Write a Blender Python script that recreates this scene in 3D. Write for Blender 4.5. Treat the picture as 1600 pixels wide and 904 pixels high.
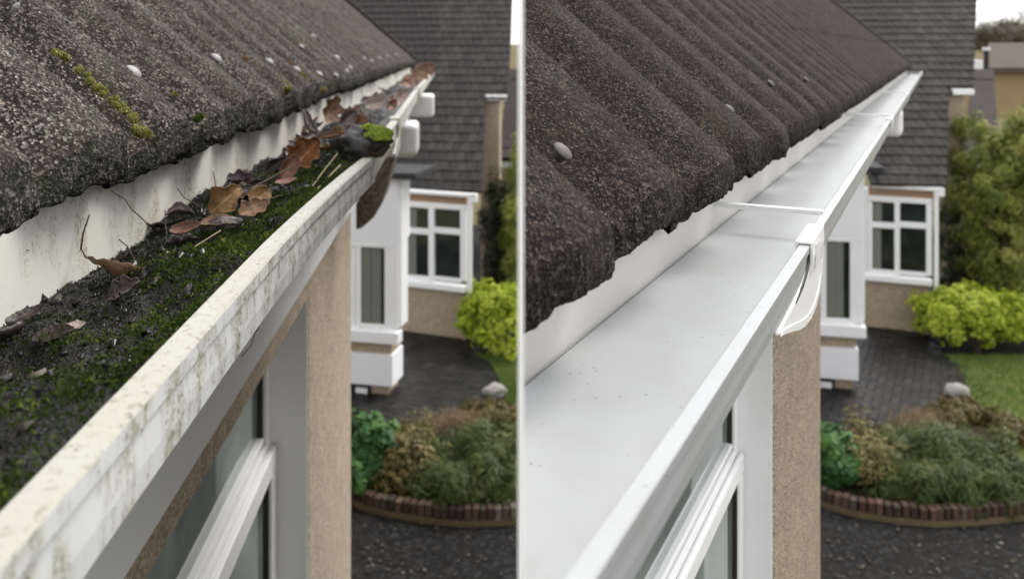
import bpy, bmesh, math, random
import numpy as np
from mathutils import Vector, Matrix

# ------------------------------------------------------------------ scene, camera, light
for o in list(bpy.data.objects): bpy.data.objects.remove(o)
sc = bpy.context.scene
COL = sc.collection
R = math.radians
CX, HZ, F = 814.0, 80.0, 1300.0          # principal column, horizon row, focal length (pixels of the 1600 px photo)
GZ = -5.0                                # ground level; the camera stands at z = 0

cam = bpy.data.cameras.new('camera'); cam_o = bpy.data.objects.new('camera', cam); COL.objects.link(cam_o)
cam.sensor_width = 36; cam.lens = 36*F/1600
cam.shift_x = -(CX-800)/1600; cam.shift_y = -(452-HZ)/1600
cam.clip_start = 0.05; cam.clip_end = 2000
cam_o.rotation_euler = (R(90), 0, 0)
cam.dof.use_dof = True; cam.dof.focus_distance = .95; cam.dof.aperture_fstop = 6.5
sc.camera = cam_o

SUN_EL, SUN_AZ = 52, 48                 # azimuth clockwise from +Y
w = bpy.data.worlds.new('World'); sc.world = w; w.use_nodes = True
nt = w.node_tree; nt.nodes.clear()
sky = nt.nodes.new('ShaderNodeTexSky'); sky.sky_type = 'NISHITA'; sky.sun_disc = False
sky.sun_elevation = R(SUN_EL); sky.sun_rotation = R(SUN_AZ); sky.air_density = 1.0; sky.dust_density = 3.0; sky.ozone_density = 1.0
hs = nt.nodes.new('ShaderNodeHueSaturation'); hs.inputs['Saturation'].default_value = 0.22
bg = nt.nodes.new('ShaderNodeBackground'); bg.inputs['Strength'].default_value = 0.15
wo = nt.nodes.new('ShaderNodeOutputWorld')
nt.links.new(sky.outputs[0], hs.inputs['Color']); # thin even cloud cover over the whole dome
cl = nt.nodes.new('ShaderNodeTexNoise'); cl.inputs['Scale'].default_value = 3.0; cl.inputs['Detail'].default_value = 5.0
cr_ = nt.nodes.new('ShaderNodeValToRGB'); cr_.color_ramp.elements[0].position = .3; cr_.color_ramp.elements[0].color = (4.6, 4.7, 4.95, 1); cr_.color_ramp.elements[1].position = .7; cr_.color_ramp.elements[1].color = (6.2, 6.1, 6.0, 1)
tc = nt.nodes.new('ShaderNodeTexCoord'); nt.links.new(tc.outputs['Generated'], cl.inputs['Vector']); nt.links.new(cl.outputs[0], cr_.inputs[0])
cm = nt.nodes.new('ShaderNodeMix'); cm.data_type = 'RGBA'; cm.inputs[0].default_value = .6
nt.links.new(hs.outputs[0], cm.inputs[6]); nt.links.new(cr_.outputs[0], cm.inputs[7]); nt.links.new(cm.outputs[2], bg.inputs[0]); nt.links.new(bg.outputs[0], wo.inputs[0])

sun = bpy.data.lights.new('sun', 'SUN'); sun.energy = 1.0; sun.angle = R(24); sun.color = (1.0, 0.96, 0.9)
sun_o = bpy.data.objects.new('sun', sun); COL.objects.link(sun_o)
az, el = R(SUN_AZ), R(SUN_EL)
sd = Vector((math.sin(az)*math.cos(el), math.cos(az)*math.cos(el), math.sin(el)))
sun_o.rotation_euler = (-sd).to_track_quat('-Z', 'Y').to_euler()
sun_o.location = (0, -3, 12)

vs = sc.view_settings; vs.view_transform = 'Standard'; vs.look = 'None'; vs.gamma = 1; vs.use_curve_mapping = False
vs.exposure = 1.16
sc.render.engine = 'CYCLES'

# ------------------------------------------------------------------ helpers
rs = np.random.RandomState(7)
random.seed(11)

def ray(px, py, Y): return Vector(((px-CX)/F*Y, Y, -(py-HZ)/F*Y))
def gpt(px, py, z=GZ):
    Y = -z*F/(py-HZ); return Vector(((px-CX)/F*Y, Y, z))

class Frame:
    """u along the eave away from the camera, w horizontally outward (right), z up"""
    def __init__(s, psi, K):
        s.K = K
        s.c, s.s = math.cos(psi), math.sin(psi)
        s.u = Vector((s.s, s.c, 0)); s.w = Vector((s.c, -s.s, 0))
    def P(s, a, v, z): return (s.u*a + s.w*v + Vector((0, 0, z)))*s.K
    def S(s, Y, v): return (Y + v*s.s)/s.c

def _h(ix, iy, iz):
    n = (ix*374761393 + iy*668265263 + iz*2147483647 + 1013904223) & 0xFFFFFFFF
    n = ((n ^ (n >> 13))*1274126177) & 0xFFFFFFFF
    n = (n ^ (n >> 16)) & 0xFFFF
    return n/65535.0
def vn(p, sc_):
    p = np.asarray(p, float)*sc_ + 1000.0
    i = np.floor(p).astype(np.int64); f = p-i; f = f*f*(3-2*f)
    x, y, z = i[..., 0], i[..., 1], i[..., 2]; fx, fy, fz = f[..., 0], f[..., 1], f[..., 2]
    def L(a, b, t): return a+(b-a)*t
    a = L(L(_h(x, y, z), _h(x+1, y, z), fx), L(_h(x, y+1, z), _h(x+1, y+1, z), fx), fy)
    b = L(L(_h(x, y, z+1), _h(x+1, y, z+1), fx), L(_h(x, y+1, z+1), _h(x+1, y+1, z+1), fx), fy)
    return L(a, b, fz)*2-1
def fbm(p, sc_, o=3):
    r = 0; a = 1
    for k in range(o): r = r + a*vn(p, sc_*2**k); a *= .5
    return r

def link(name, me, mat=None, parent=None, smooth=False):
    if mat is not None and not me.materials: me.materials.append(mat)
    if smooth: me.shade_smooth()
    o = bpy.data.objects.new(name, me); COL.objects.link(o)
    if parent is not None: o.parent = parent
    return o
def npmesh(name, V, Fc, rnd=None):
    V = np.asarray(V, np.float32); Fc = np.asarray(Fc, np.int32)
    me = bpy.data.meshes.new(name); n = Fc.shape[1]
    me.vertices.add(len(V)); me.vertices.foreach_set('co', V.ravel())
    me.loops.add(Fc.size); me.loops.foreach_set('vertex_index', Fc.ravel())
    me.polygons.add(len(Fc)); me.polygons.foreach_set('loop_start', np.arange(0, Fc.size, n, dtype=np.int32))
    if rnd is not None:
        at = me.attributes.new('rnd', 'FLOAT', 'POINT'); at.data.foreach_set('value', np.asarray(rnd, np.float32))
    me.update(calc_edges=True); me.validate(); return me
def pymesh(name, V, Fc):
    me = bpy.data.meshes.new(name); me.from_pydata([tuple(v) for v in V], [], Fc); me.update(); return me
def tag(o, label=None, cat=None, group=None, kind=None):
    if label: o['label'] = label
    if cat: o['category'] = cat
    if group: o['group'] = group
    if kind: o['kind'] = kind
    return o
def empty(name, loc, label, cat, group=None):
    o = bpy.data.objects.new(name, None); COL.objects.link(o); o.location = loc
    o.empty_display_size = .1
    return tag(o, label, cat, group)
def keep(o, root):
    """parent under an empty while the mesh keeps its world coordinates"""
    o.parent = root; o.matrix_parent_inverse = Matrix.Translation(root.location).inverted(); return o
def keep_sub(o, part):
    o.parent = part; return o
def bev(o, wd=.004, seg=2):
    m = o.modifiers.new('bevel', 'BEVEL'); m.width = wd; m.segments = seg; m.limit_method = 'ANGLE'; return o

def extrude_poly(pts0, pts1):
    """closed prism between two matching loops"""
    n = len(pts0); V = list(pts0)+list(pts1)
    Fc = [(i, (i+1) % n, n+(i+1) % n, n+i) for i in range(n)]
    Fc += [tuple(range(n-1, -1, -1)), tuple(range(n, 2*n))]
    me = pymesh('m', V, Fc)
    bm = bmesh.new(); bm.from_mesh(me); bmesh.ops.recalc_face_normals(bm, faces=bm.faces); bm.to_mesh(me); bm.free(); return me
def sweep(fr, prof, ss, off=None):
    """sweep a closed (v,z) profile along u through the stations ss"""
    n = len(prof); V = []; Fc = []
    for s_ in ss:
        dv, dz = off(s_) if off else (0, 0)
        V += [fr.P(s_, v+dv, z+dz) for v, z in prof]
    for j in range(len(ss)-1):
        for i in range(n):
            Fc.append((j*n+i, j*n+(i+1) % n, (j+1)*n+(i+1) % n, (j+1)*n+i))
    Fc += [tuple(range(n)), tuple(range((len(ss)-1)*n, len(ss)*n))]
    me = pymesh('m', V, Fc)
    bm = bmesh.new(); bm.from_mesh(me); bmesh.ops.recalc_face_normals(bm, faces=bm.faces); bm.to_mesh(me); bm.free(); return me
def boxf(fr, s0, s1, v0, v1, z0, z1):
    return sweep(fr, [(v0, z0), (v1, z0), (v1, z1), (v0, z1)], [s0, s1])
def clip_x(me, x=0.0016, fill=True):
    bm = bmesh.new(); bm.from_mesh(me)
    g = bm.verts[:]+bm.edges[:]+bm.faces[:]
    r = bmesh.ops.bisect_plane(bm, geom=g, plane_co=(x, 0, 0), plane_no=(-1, 0, 0), clear_outer=True)
    ed = [e for e in r['geom_cut'] if isinstance(e, bmesh.types.BMEdge)]
    if ed and fill:
        try: bmesh.ops.edgeloop_fill(bm, edges=ed)
        except Exception: pass
    bm.to_mesh(me); bm.free(); return me
def tube(pts, rad, nseg=6):
    pts = [Vector(p) for p in pts]; V = []; Fc = []
    if not hasattr(rad, '__len__'): rad = [rad]*len(pts)
    for i, p in enumerate(pts):
        t = (pts[min(i+1, len(pts)-1)]-pts[max(i-1, 0)]).normalized()
        a = t.orthogonal().normalized(); b = t.cross(a)
        for k in range(nseg):
            q = 2*math.pi*k/nseg; V.append(p+(a*math.cos(q)+b*math.sin(q))*rad[i])
    for i in range(len(pts)-1):
        for k in range(nseg):
            Fc.append((i*nseg+k, i*nseg+(k+1) % nseg, (i+1)*nseg+(k+1) % nseg, (i+1)*nseg+k))
    Fc += [tuple(range(nseg-1, -1, -1)), tuple(range((len(pts)-1)*nseg, len(pts)*nseg))]
    return pymesh('m', V, Fc)

# ------------------------------------------------------------------ materials
class M:
    def __init__(s, name, rough=.6, spec=.5):
        s.m = bpy.data.materials.new(name); s.m.use_nodes = True; s.t = s.m.node_tree
        s.b = s.t.nodes['Principled BSDF']; s.b.inputs['Roughness'].default_value = rough
        s.b.inputs['Specular IOR Level'].default_value = spec
        s.pos = s.t.nodes.new('ShaderNodeNewGeometry').outputs['Position']
    def n(s, t, **kw):
        nd = s.t.nodes.new(t)
        for k, v in kw.items():
            if isinstance(v, bpy.types.NodeSocket): s.t.links.new(v, nd.inputs[k])
            else: nd.inputs[k].default_value = v
        return nd
    def noise(s, scale, detail=4, rough=.6, vec=None, dist=0):
        nd = s.n('ShaderNodeTexNoise', Vector=vec or s.pos, Scale=scale, Detail=detail, Roughness=rough, Distortion=dist); return nd.outputs[0]
    def vor(s, scale, out='Distance', vec=None, rnd=1.0):
        nd = s.n('ShaderNodeTexVoronoi', Vector=vec or s.pos, Scale=scale, Randomness=rnd); return nd.outputs[out]
    def scaled(s, xyz):
        nd = s.t.nodes.new('ShaderNodeVectorMath'); nd.operation = 'MULTIPLY'; s.t.links.new(s.pos, nd.inputs[0]); nd.inputs[1].default_value = xyz
        return nd.outputs[0]
    def ramp(s, fac, stops):
        nd = s.t.nodes.new('ShaderNodeValToRGB'); s.t.links.new(fac, nd.inputs[0]); e = nd.color_ramp.elements
        while len(e) < len(stops): e.new(.5)
        for el_, (p, c) in zip(e, stops):
            el_.position = p; el_.color = (*c, 1) if hasattr(c, '__len__') else (c, c, c, 1)
        return nd.outputs[0]
    def mix(s, fac, a, b, mode='MIX'):
        nd = s.t.nodes.new('ShaderNodeMix'); nd.data_type = 'RGBA'; nd.blend_type = mode
        for sock, v in ((nd.inputs[0], fac), (nd.inputs[6], a), (nd.inputs[7], b)):
            if isinstance(v, bpy.types.NodeSocket): s.t.links.new(v, sock)
            elif hasattr(v, '__len__'): sock.default_value = (*v, 1)
            else: sock.default_value = v
        return nd.outputs[2]
    def math(s, op, a, b=0.0):
        nd = s.t.nodes.new('ShaderNodeMath'); nd.operation = op
        for i, v in enumerate((a, b)):
            if isinstance(v, bpy.types.NodeSocket): s.t.links.new(v, nd.inputs[i])
            else: nd.inputs[i].default_value = v
        return nd.outputs[0]
    def attr(s, name='rnd'):
        nd = s.t.nodes.new('ShaderNodeAttribute'); nd.attribute_name = name; return nd.outputs['Fac']
    def orand(s): return s.t.nodes.new('ShaderNodeObjectInfo').outputs['Random']
    def color(s, c):
        if isinstance(c, bpy.types.NodeSocket): s.t.links.new(c, s.b.inputs['Base Color'])
        else: s.b.inputs['Base Color'].default_value = (*c, 1)
        return s
    def rough(s, c): s.t.links.new(c, s.b.inputs['Roughness']); return s
    def bump(s, h, strength=.5, dist=.002):
        nd = s.n('ShaderNodeBump', Height=h, Strength=strength, Distance=dist)
        if s.b.inputs['Normal'].links: s.t.links.new(s.b.inputs['Normal'].links[0].from_socket, nd.inputs['Normal'])
        s.t.links.new(nd.outputs[0], s.b.inputs['Normal']); return s

def tile_mat(name, dark, mid, light, rust, patch, grain):
    m = M(name, .9, .12)
    cell = m.vor(grain, 'Color'); sep = m.n('ShaderNodeSeparateColor', Color=cell)
    base = m.ramp(sep.outputs[0], [(0, dark), (.55, mid), (.9, light), (1, tuple(min(1, c*1.9) for c in light))])
    big = m.noise(9, 4, .65)
    base = m.mix(m.ramp(big, [(.45, 0), (.7, patch)]), base, rust)
    base = m.mix(m.ramp(m.noise(22, 5, .7), [(.35, .62), (.65, 1.25)]), (0, 0, 0), base, 'MULTIPLY') if False else m.mix(1.0, base, m.ramp(m.noise(16, 5, .7), [(.3, .45), (.7, 1.0)]), 'MULTIPLY')
    rr = m.ramp(m.orand(), [(0, .82), (1, 1.0)]); base = m.mix(1.0, base, rr, 'MULTIPLY')
    spk = m.ramp(m.vor(grain*.33, 'Distance'), [(.10, 1), (.16, 0)])
    spk2 = m.math('MULTIPLY', spk, m.ramp(m.noise(grain*.2, 2), [(.56, 0), (.6, .75)]))
    base = m.mix(spk2, base, tuple(min(1, c*3.2) for c in light))
    lich = m.math('MULTIPLY', m.ramp(m.noise(26, 6, .7), [(.60, 0), (.66, .55)]), m.ramp(m.noise(150, 4, .7), [(.42, 0), (.55, 1)]))
    base = m.mix(lich, base, tuple(min(1, c*1.25) for c in light))
    m.color(base)
    m.bump(m.vor(grain, 'Distance'), .75, .0025)
    m.bump(m.noise(grain*.45, 5, .7), .6, .004)
    return m.m
TILE_R = tile_mat('roof_tile_brown', (.010, .009, .0085), (.031, .0265, .0235), (.105, .083, .067), (.058, .035, .023), .6, 430)
TILE_L = tile_mat('roof_tile_grey', (.015, .013, .0115), (.050, .0435, .038), (.23, .20, .17), (.090, .068, .050), .6, 330)

NOSE_R = tile_mat('broken_edge_shade_brown', (.010, .009, .009), (.030, .026, .024), (.085, .07, .058), (.045, .032, .024), .5, 430)  # front edge darker than the tile top: its shade is put into the colour
NOSE_L = tile_mat('broken_edge_shade_grey', (.012, .012, .010), (.045, .042, .036), (.15, .14, .12), (.03, .036, .016), .8, 330)  # dark algae on the front edge, with the nose's shade also painted in
def plastic(name, c, rough=.32, specks=False):
    m = M(name, rough, .5); base = m.mix(m.ramp(m.noise(7, 3), [(.35, 0), (.7, .5)]), c, tuple(x*.93 for x in c))
    if specks:
        d = m.ramp(m.vor(85, 'Distance'), [(.085, 1), (.115, 0)])
        d = m.math('MULTIPLY', d, m.ramp(m.noise(9, 3), [(.47, 0), (.56, .8)]))
        base = m.mix(d, base, (.05, .045, .04))
        base = m.mix(m.ramp(m.noise(14, 5, .7), [(.45, 0), (.75, .30)]), base, (.27, .262, .24))
    m.color(base); m.bump(m.noise(260, 2), .04, .0006); return m.m
WHITE = plastic('white_upvc', (.86, .86, .86))
GUTW = plastic('gutter_white', (.36, .37, .375), .34, True)
FASCW = plastic('fascia_white', (.58, .56, .525), .45)
BRACK = plastic('clip_white', (.76, .76, .75), .38)
m = M('painted_reveal', .6); m.color(m.mix(m.ramp(m.noise(40, 6, .7), [(.4, 0), (.8, .35)]), (.84, .85, .87), (.74, .755, .775))); m.bump(m.noise(160, 4), .35, .002); PAINT = m.m
m = M('divider_white', .5); m.color((.93, .93, .93)); DIVW = m.m

# grimy gutter: algae stains of their own shape, heavier along the lower part of the face
def dirty(name, base, grime, moss, lo, big):
    m = M(name, .45, .4)
    n1 = m.noise(big, 6, .65, m.scaled((1, 1, .45)), .2); n2 = m.noise(95, 6, .75); n3 = m.noise(230, 4, .7)
    a = m.ramp(n1, [(lo, 0), (lo+.13, 1)])
    c = m.mix(m.ramp(m.noise(9, 4), [(.4, 0), (.75, .45)]), base, tuple(x*y for x, y in zip(base, (.90, .89, .78))))
    c = m.mix(m.math('MULTIPLY', a, m.ramp(n2, [(.40, .1), (.60, .85)])), c, grime)
    c = m.mix(m.math('MULTIPLY', a, m.ramp(n3, [(.54, 0), (.62, .85)])), c, moss)
    c = m.mix(m.ramp(m.vor(210, 'Distance'), [(.07, .55), (.13, 0)]), c, moss)
    m.color(c); m.bump(n3, .2, .001); return m.m
DIRT_FACE = dirty('grimy_gutter_face', (.68, .69, .69), (.30, .29, .18), (.045, .047, .022), .44, 26)
DIRT_RIM = dirty('grimy_gutter_rim', (.43, .42, .37), (.22, .18, .11), (.05, .043, .022), .52, 110)
DIRT_FASC = dirty('grimy_fascia', (.78, .765, .70), (.50, .47, .36), (.06, .055, .03), .50, 13)

def pebble(name, c0, c1, c2, sc_=190):
    m = M(name, .92, .2)
    sep = m.n('ShaderNodeSeparateColor', Color=m.vor(sc_, 'Color'))
    c = m.ramp(sep.outputs[0], [(0, c0), (.5, c1), (1, c2)])
    c = m.mix(1.0, c, m.ramp(m.noise(14, 5, .7), [(.3, .72), (.7, 1.0)]), 'MULTIPLY')
    m.color(c); m.bump(m.vor(sc_, 'Distance'), .8, .004); m.bump(m.noise(60, 4), .4, .006); return m.m
PEB = pebble('pebbledash', (.32, .25, .185), (.52, .425, .325), (.70, .60, .48))
PEB_R = pebble('pebbledash_tan', (.22, .17, .12), (.36, .29, .21), (.50, .42, .325))
PEBF = pebble('pebbledash_far', (.34, .265, .185), (.44, .35, .25), (.52, .43, .32), 60)
STONE = pebble('weathered_render', (.09, .08, .06), (.19, .165, .125), (.30, .27, .22), 110)

def glass(name, c, rough=.04):
    m = M(name, rough, .9); m.color(m.mix(m.ramp(m.noise(3, 2), [(.4, 0), (.6, 1)]), c, tuple(x*.5 for x in c))); m.b.inputs['Coat Weight'].default_value = .3; return m.m
GLASS = glass('window_glass', (.26, .31, .285)); GLASSF = glass('dark_glass', (.018, .026, .022), .08)
m = M('curtain', .8); m.color(m.ramp(m.n('ShaderNodeTexWave', Vector=m.scaled((1, 1, .02)), Scale=6.0, Distortion=2.0).outputs[1], [(0, (.12, .125, .105)), (1, (.20, .205, .175))])); CURT = m.m
m = M('black_rubber', .6); m.color((.015, .015, .016)); BLACK = m.m
m = M('grey_seal', .7); m.color((.10, .10, .10)); SEALG = m.m
m = M('cap_metal', .6, .3); m.color(m.mix(m.noise(70, 4), (.13, .118, .112), (.08, .072, .068))); m.bump(m.noise(120, 3), .12, .001); CAP_R = m.m
m = M('cap_pale', .5, .5); m.color(m.mix(m.noise(70, 4), (.36, .345, .335), (.23, .22, .215))); m.bump(m.noise(120, 3), .12, .001); CAP_L = m.m
m = M('brown_lintel', .7); m.color(m.mix(m.noise(20, 5), (.36, .22, .13), (.26, .17, .11))); LINTEL = m.m

m = M('bg_tile', .8, .3); m.color(m.mix(1.0, m.ramp(m.orand(), [(0, (.026, .0235, .022)), (.5, (.035, .0305, .028)), (1, (.052, .044, .039))]), m.ramp(m.noise(6, 5, .7), [(.3, .6), (.7, 1.0)]), 'MULTIPLY')); m.bump(m.noise(90, 4), .4, .006); BGT = m.m
m = M('red_dark_tile', .8, .3); m.color(m.mix(m.ramp(m.noise(5, 5), [(.35, 0), (.65, 1)]), (.052, .038, .036), (.035, .028, .028))); BGT2 = m.m
m = M('brown_roof', .85, .2); m.color(m.mix(m.noise(1.2, 5), (.105, .08, .066), (.075, .058, .05))); BROOF = m.m
m = M('tarmac', .9, .12); c = m.ramp(m.n('ShaderNodeSeparateColor', Color=m.vor(28, 'Color')).outputs[0], [(0, .007), (.7, .015), (1, .035)]); c = m.mix(m.ramp(m.noise(1.3, 5), [(.4, 0), (.7, .5)]), c, (.02, .018, .015)); m.color(c); m.bump(m.noise(70, 4), .5, .01); TARM = m.m
m = M('paver', .75, .2); c = m.ramp(m.orand(), [(0, (.006, .0055, .0055)), (.6, (.0095, .009, .009)), (1, (.022, .020, .019))]); c = m.mix(m.ramp(m.noise(2.2, 5), [(.45, 0), (.7, .5)]), c, (.03, .027, .02)); m.color(c); m.bump(m.noise(50, 3), .4, .006); m.b.inputs['Roughness'].default_value = .5; PAVE = m.m
m = M('earth', .95, .1); m.color(m.mix(m.noise(8, 6), (.05, .037, .022), (.028, .022, .014))); m.bump(m.noise(20, 5), .8, .03); EARTH = m.m
m = M('grass_ground', .95, .1); m.color(m.mix(m.ramp(m.noise(1.1, 6, .7), [(.35, 0), (.65, 1)]), (.075, .125, .022), (.14, .135, .05))); m.bump(m.noise(30, 4), .6, .02); GRASSG = m.m
m = M('field', .95, .1); m.color(m.mix(m.noise(.1, 5), (.16, .13, .07), (.09, .085, .04))); FIELD = m.m
def brickmat():
    m = M('brick', .85, .2); c = m.ramp(m.orand(), [(0, (.045, .03, .024)), (.45, (.085, .045, .034)), (.75, (.12, .075, .058)), (.92, (.08, .068, .055)), (1, (.20, .175, .15))])
    c = m.mix(m.ramp(m.noise(18, 5), [(.45, 0), (.7, .6)]), c, (.06, .055, .03)); m.color(c); m.bump(m.noise(60, 4), .5, .005); return m.m
BRICK = brickmat()
m = M('kerb_mortar', .9, .2); m.color(m.mix(m.noise(9, 5), (.17, .125, .07), (.08, .065, .035))); m.bump(m.noise(40, 4), .6, .01); KERB = m.m
m = M('boulder', .9, .2); m.color(m.mix(m.noise(9, 5), (.34, .32, .29), (.20, .19, .17))); m.bump(m.noise(30, 4), .5, .02); ROCK = m.m
m = M('beige_render', .9, .2); m.color(m.mix(m.noise(2, 4), (.34, .26, .14), (.26, .2, .11))); BEIGE = m.m
m = M('white_render', .7, .3); m.color(m.mix(m.noise(3, 4), (.85, .85, .87), (.78, .78, .80))); WREND = m.m
m = M('felt', .9); m.color((.03, .03, .032)); FELT = m.m
m = M('bark', .9, .2); m.color(m.mix(m.noise(20, 5), (.07, .05, .035), (.035, .027, .02))); BARK = m.m
m = M('bare_twigs', .9, .1); m.color((.12, .10, .085)); TWIGFAR = m.m

def leafmat(name, stops, rough=.55, trans=.25):
    m = M(name, rough, .35 if rough < .8 else .1); c = m.ramp(m.attr(), stops); m.color(c)
    tr = m.n('ShaderNodeBsdfTranslucent', Color=c); mx = m.n('ShaderNodeMixShader', Fac=trans)
    m.t.links.new(m.b.outputs[0], mx.inputs[1]); m.t.links.new(tr.outputs[0], mx.inputs[2])
    m.t.links.new(mx.outputs[0], m.t.nodes['Material Output'].inputs[0]); return m.m
L_LIME = leafmat('lime_leaf', [(0, (.20, .29, .015)), (.5, (.38, .46, .03)), (1, (.56, .62, .09))], .55, .4)
L_HEDGE = leafmat('hedge_leaf', [(0, (.08, .12, .018)), (.5, (.20, .24, .04)), (.8, (.34, .35, .07)), (1, (.48, .44, .15))], .5, .35)
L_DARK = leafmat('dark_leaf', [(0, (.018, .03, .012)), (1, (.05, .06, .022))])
L_GREEN = leafmat('green_leaf', [(0, (.02, .075, .016)), (.6, (.055, .15, .03)), (1, (.12, .24, .05))])
L_ROSE = leafmat('needle_leaf', [(0, (.03, .055, .010)), (.6, (.075, .11, .02)), (1, (.16, .165, .05))])
L_BRN = leafmat('autumn_leaf', [(0, (.09, .065, .025)), (.5, (.16, .145, .04)), (1, (.27, .20, .08))])
L_GOLD = leafmat('gold_leaf', [(0, (.07, .055, .012)), (.5, (.13, .09, .018)), (1, (.12, .13, .03))])
L_DRY = leafmat('dry_stem', [(0, (.18, .125, .065)), (1, (.34, .26, .16))])
L_GRASS = leafmat('grass_blade', [(0, (.06, .12, .015)), (.7, (.13, .19, .03)), (1, (.22, .21, .07))])
L_MOSS = leafmat('moss_leaf', [(0, (.012, .024, .005)), (.5, (.038, .06, .010)), (.85, (.085, .115, .018)), (1, (.18, .20, .045))], .85)
L_MOSSD = leafmat('dark_moss_leaf', [(0, (.006, .010, .004)), (.6, (.022, .034, .010)), (1, (.07, .085, .03))], .85)
L_MOSSY = leafmat('yellow_moss', [(0, (.13, .12, .025)), (.6, (.27, .25, .06)), (1, (.42, .38, .12))])
L_MOSSB = leafmat('bright_moss', [(0, (.16, .24, .02)), (.5, (.38, .50, .05)), (1, (.62, .68, .18))])
L_MOSSO = leafmat('orange_moss', [(0, (.22, .09, .02)), (1, (.38, .20, .04))])
L_FALL = leafmat('fallen_leaf', [(0, (.05, .028, .018)), (.5, (.09, .06, .035)), (1, (.17, .15, .115))])
m = M('wet_silt', .36, .4); m.color(m.mix(m.ramp(m.noise(60, 5, .7), [(.35, 0), (.7, 1)]), (.005, .0045, .004), (.024, .021, .016))); m.bump(m.vor(320, 'Distance'), .9, .004); m.bump(m.noise(110, 5, .7), .8, .006); SILT = m.m
m = M('silt_crumb', .22, .5); c = m.ramp(m.attr(), [(0, (.006, .005, .004)), (.7, (.020, .017, .013)), (.95, (.045, .038, .028)), (1, (.16, .14, .11))]); m.color(c); CRUMB = m.m
def deadleaf(name, c0, c1, c2, rough=.5):
    m = M(name, rough, .45); c = m.ramp(m.noise(70, 6, .7), [(.3, c0), (.5, c1), (.72, c2)])
    c = m.mix(m.ramp(m.noise(330, 3), [(.6, 0), (.7, .6)]), c, tuple(x*.3 for x in c0)); m.color(c)
    e = m.math('ABSOLUTE', m.attr('rnd')); side = m.math('FRACT', m.math('SUBTRACT', m.math('MULTIPLY', m.attr('along'), 8.0), m.math('MULTIPLY', e, 1.6)))
    vein = m.math('MAXIMUM', m.ramp(e, [(.03, 1), (.07, 0)]), m.ramp(side, [(.0, .8), (.10, 0)]))
    c = m.mix(m.math('MULTIPLY', vein, .5), c, tuple(min(1, x*1.5) for x in c2)); m.color(c)
    m.bump(vein, .5, .0012); m.bump(m.noise(210, 4), .4, .0015); return m.m
D_BROWN = deadleaf('dead_leaf_brown', (.07, .038, .02), (.17, .095, .05), (.30, .18, .10))
D_TAN = deadleaf('dead_leaf_tan', (.08, .04, .016), (.20, .11, .042), (.32, .20, .095))
D_RUST = deadleaf('dead_leaf_rust', (.05, .018, .008), (.15, .055, .016), (.30, .13, .04))
D_PURP = deadleaf('dead_leaf_purple', (.025, .016, .018), (.085, .058, .058), (.20, .155, .15), .35)
D_RED = deadleaf('dead_leaf_red', (.05, .018, .010), (.13, .05, .03), (.22, .105, .07))
D_PALE = deadleaf('dead_leaf_pale', (.16, .11, .09), (.33, .25, .21), (.5, .42, .38))
D_DARK = deadleaf('dead_leaf_black', (.008, .006, .005), (.025, .017, .012), (.06, .04, .028), .45)
m = M('stem', .7); m.color(m.mix(m.noise(40, 3), (.035, .024, .016), (.075, .05, .03))); STEM = m.m
m = M('straw', .6); m.color(m.mix(m.noise(40, 3), (.30, .24, .13), (.17, .13, .06))); STRAW = m.m
m = M('clod', .55, .5); m.color(m.mix(m.noise(90, 5), (.012, .011, .011), (.085, .08, .075))); m.bump(m.noise(180, 5), .8, .003); CLOD = m.m

# ------------------------------------------------------------------ foliage primitives
def leaf_cloud(C, N, ln, wd, jit=.7, rnd=None, droop=0.0, up=None, rs_=rs):
    """one folded quad per leaf, centred on C, roughly facing N"""
    n = len(C); N = N + rs_.normal(0, jit, (n, 3)); N /= np.linalg.norm(N, axis=1)[:, None]+1e-9
    T = rs_.normal(0, 1, (n, 3))
    if up is not None: T = T*.35 + np.asarray(up)
    T -= N*(T*N).sum(1)[:, None]; T /= np.linalg.norm(T, axis=1)[:, None]+1e-9
    B = np.cross(N, T); s_ = rs_.uniform(.65, 1.3, (n, 1)); L = ln*s_; W = wd*s_
    V = np.empty((n, 4, 3)); V[:, 0] = C-T*L*.5; V[:, 1] = C+B*W*.5+N*W*.15; V[:, 2] = C+T*L*.5-N*L*droop; V[:, 3] = C-B*W*.5+N*W*.15
    Fc = np.arange(n*4).reshape(n, 4)
    r = rs_.uniform(0, 1, n) if rnd is None else rnd
    return V.reshape(-1, 3), Fc, np.repeat(r, 4)
def crown(c, rad, nclump, nleaf, ln, wd, clump=.3, jit=.6, seed=1, low=-.6, clip=None, hue=.5, up=None, squash=1.0):
    q = np.random.RandomState(seed); c = np.array(c); rad = np.array(rad)
    d = q.normal(0, 1, (nclump, 3)); d /= np.linalg.norm(d, axis=1)[:, None]; d[:, 2] = np.where(d[:, 2] < low, -d[:, 2]*.5, d[:, 2])
    rr = q.uniform(.3, 1.0, (nclump, 1))**.5 * (1+.34*vn(d*1.0+seed, 1.9)[:, None]+.14*vn(d+seed, 5.0)[:, None])
    cc = c+d*rad*rr; hu = q.uniform(0, 1, nclump)
    idx = q.randint(0, nclump, nleaf)
    off = q.normal(0, 1, (nleaf, 3)); off /= np.linalg.norm(off, axis=1)[:, None]; off *= q.uniform(.2, 1, (nleaf, 1))**.5
    csz = clump*q.uniform(.6, 1.25, nclump)[idx][:, None]
    C = cc[idx]+off*csz*np.array([1, 1, squash]); N = off*.7+d[idx]*.6+np.array([0, 0, .35])
    r = np.clip(hu[idx]*hue+q.uniform(0, 1, nleaf)*(1-hue), 0, 1)
    if clip is not None:
        k = clip(C); C, N, r = C[k], N[k], r[k]
    return leaf_cloud(C, N, ln, wd, jit*.5, r, rs_=q, up=up)
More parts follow.
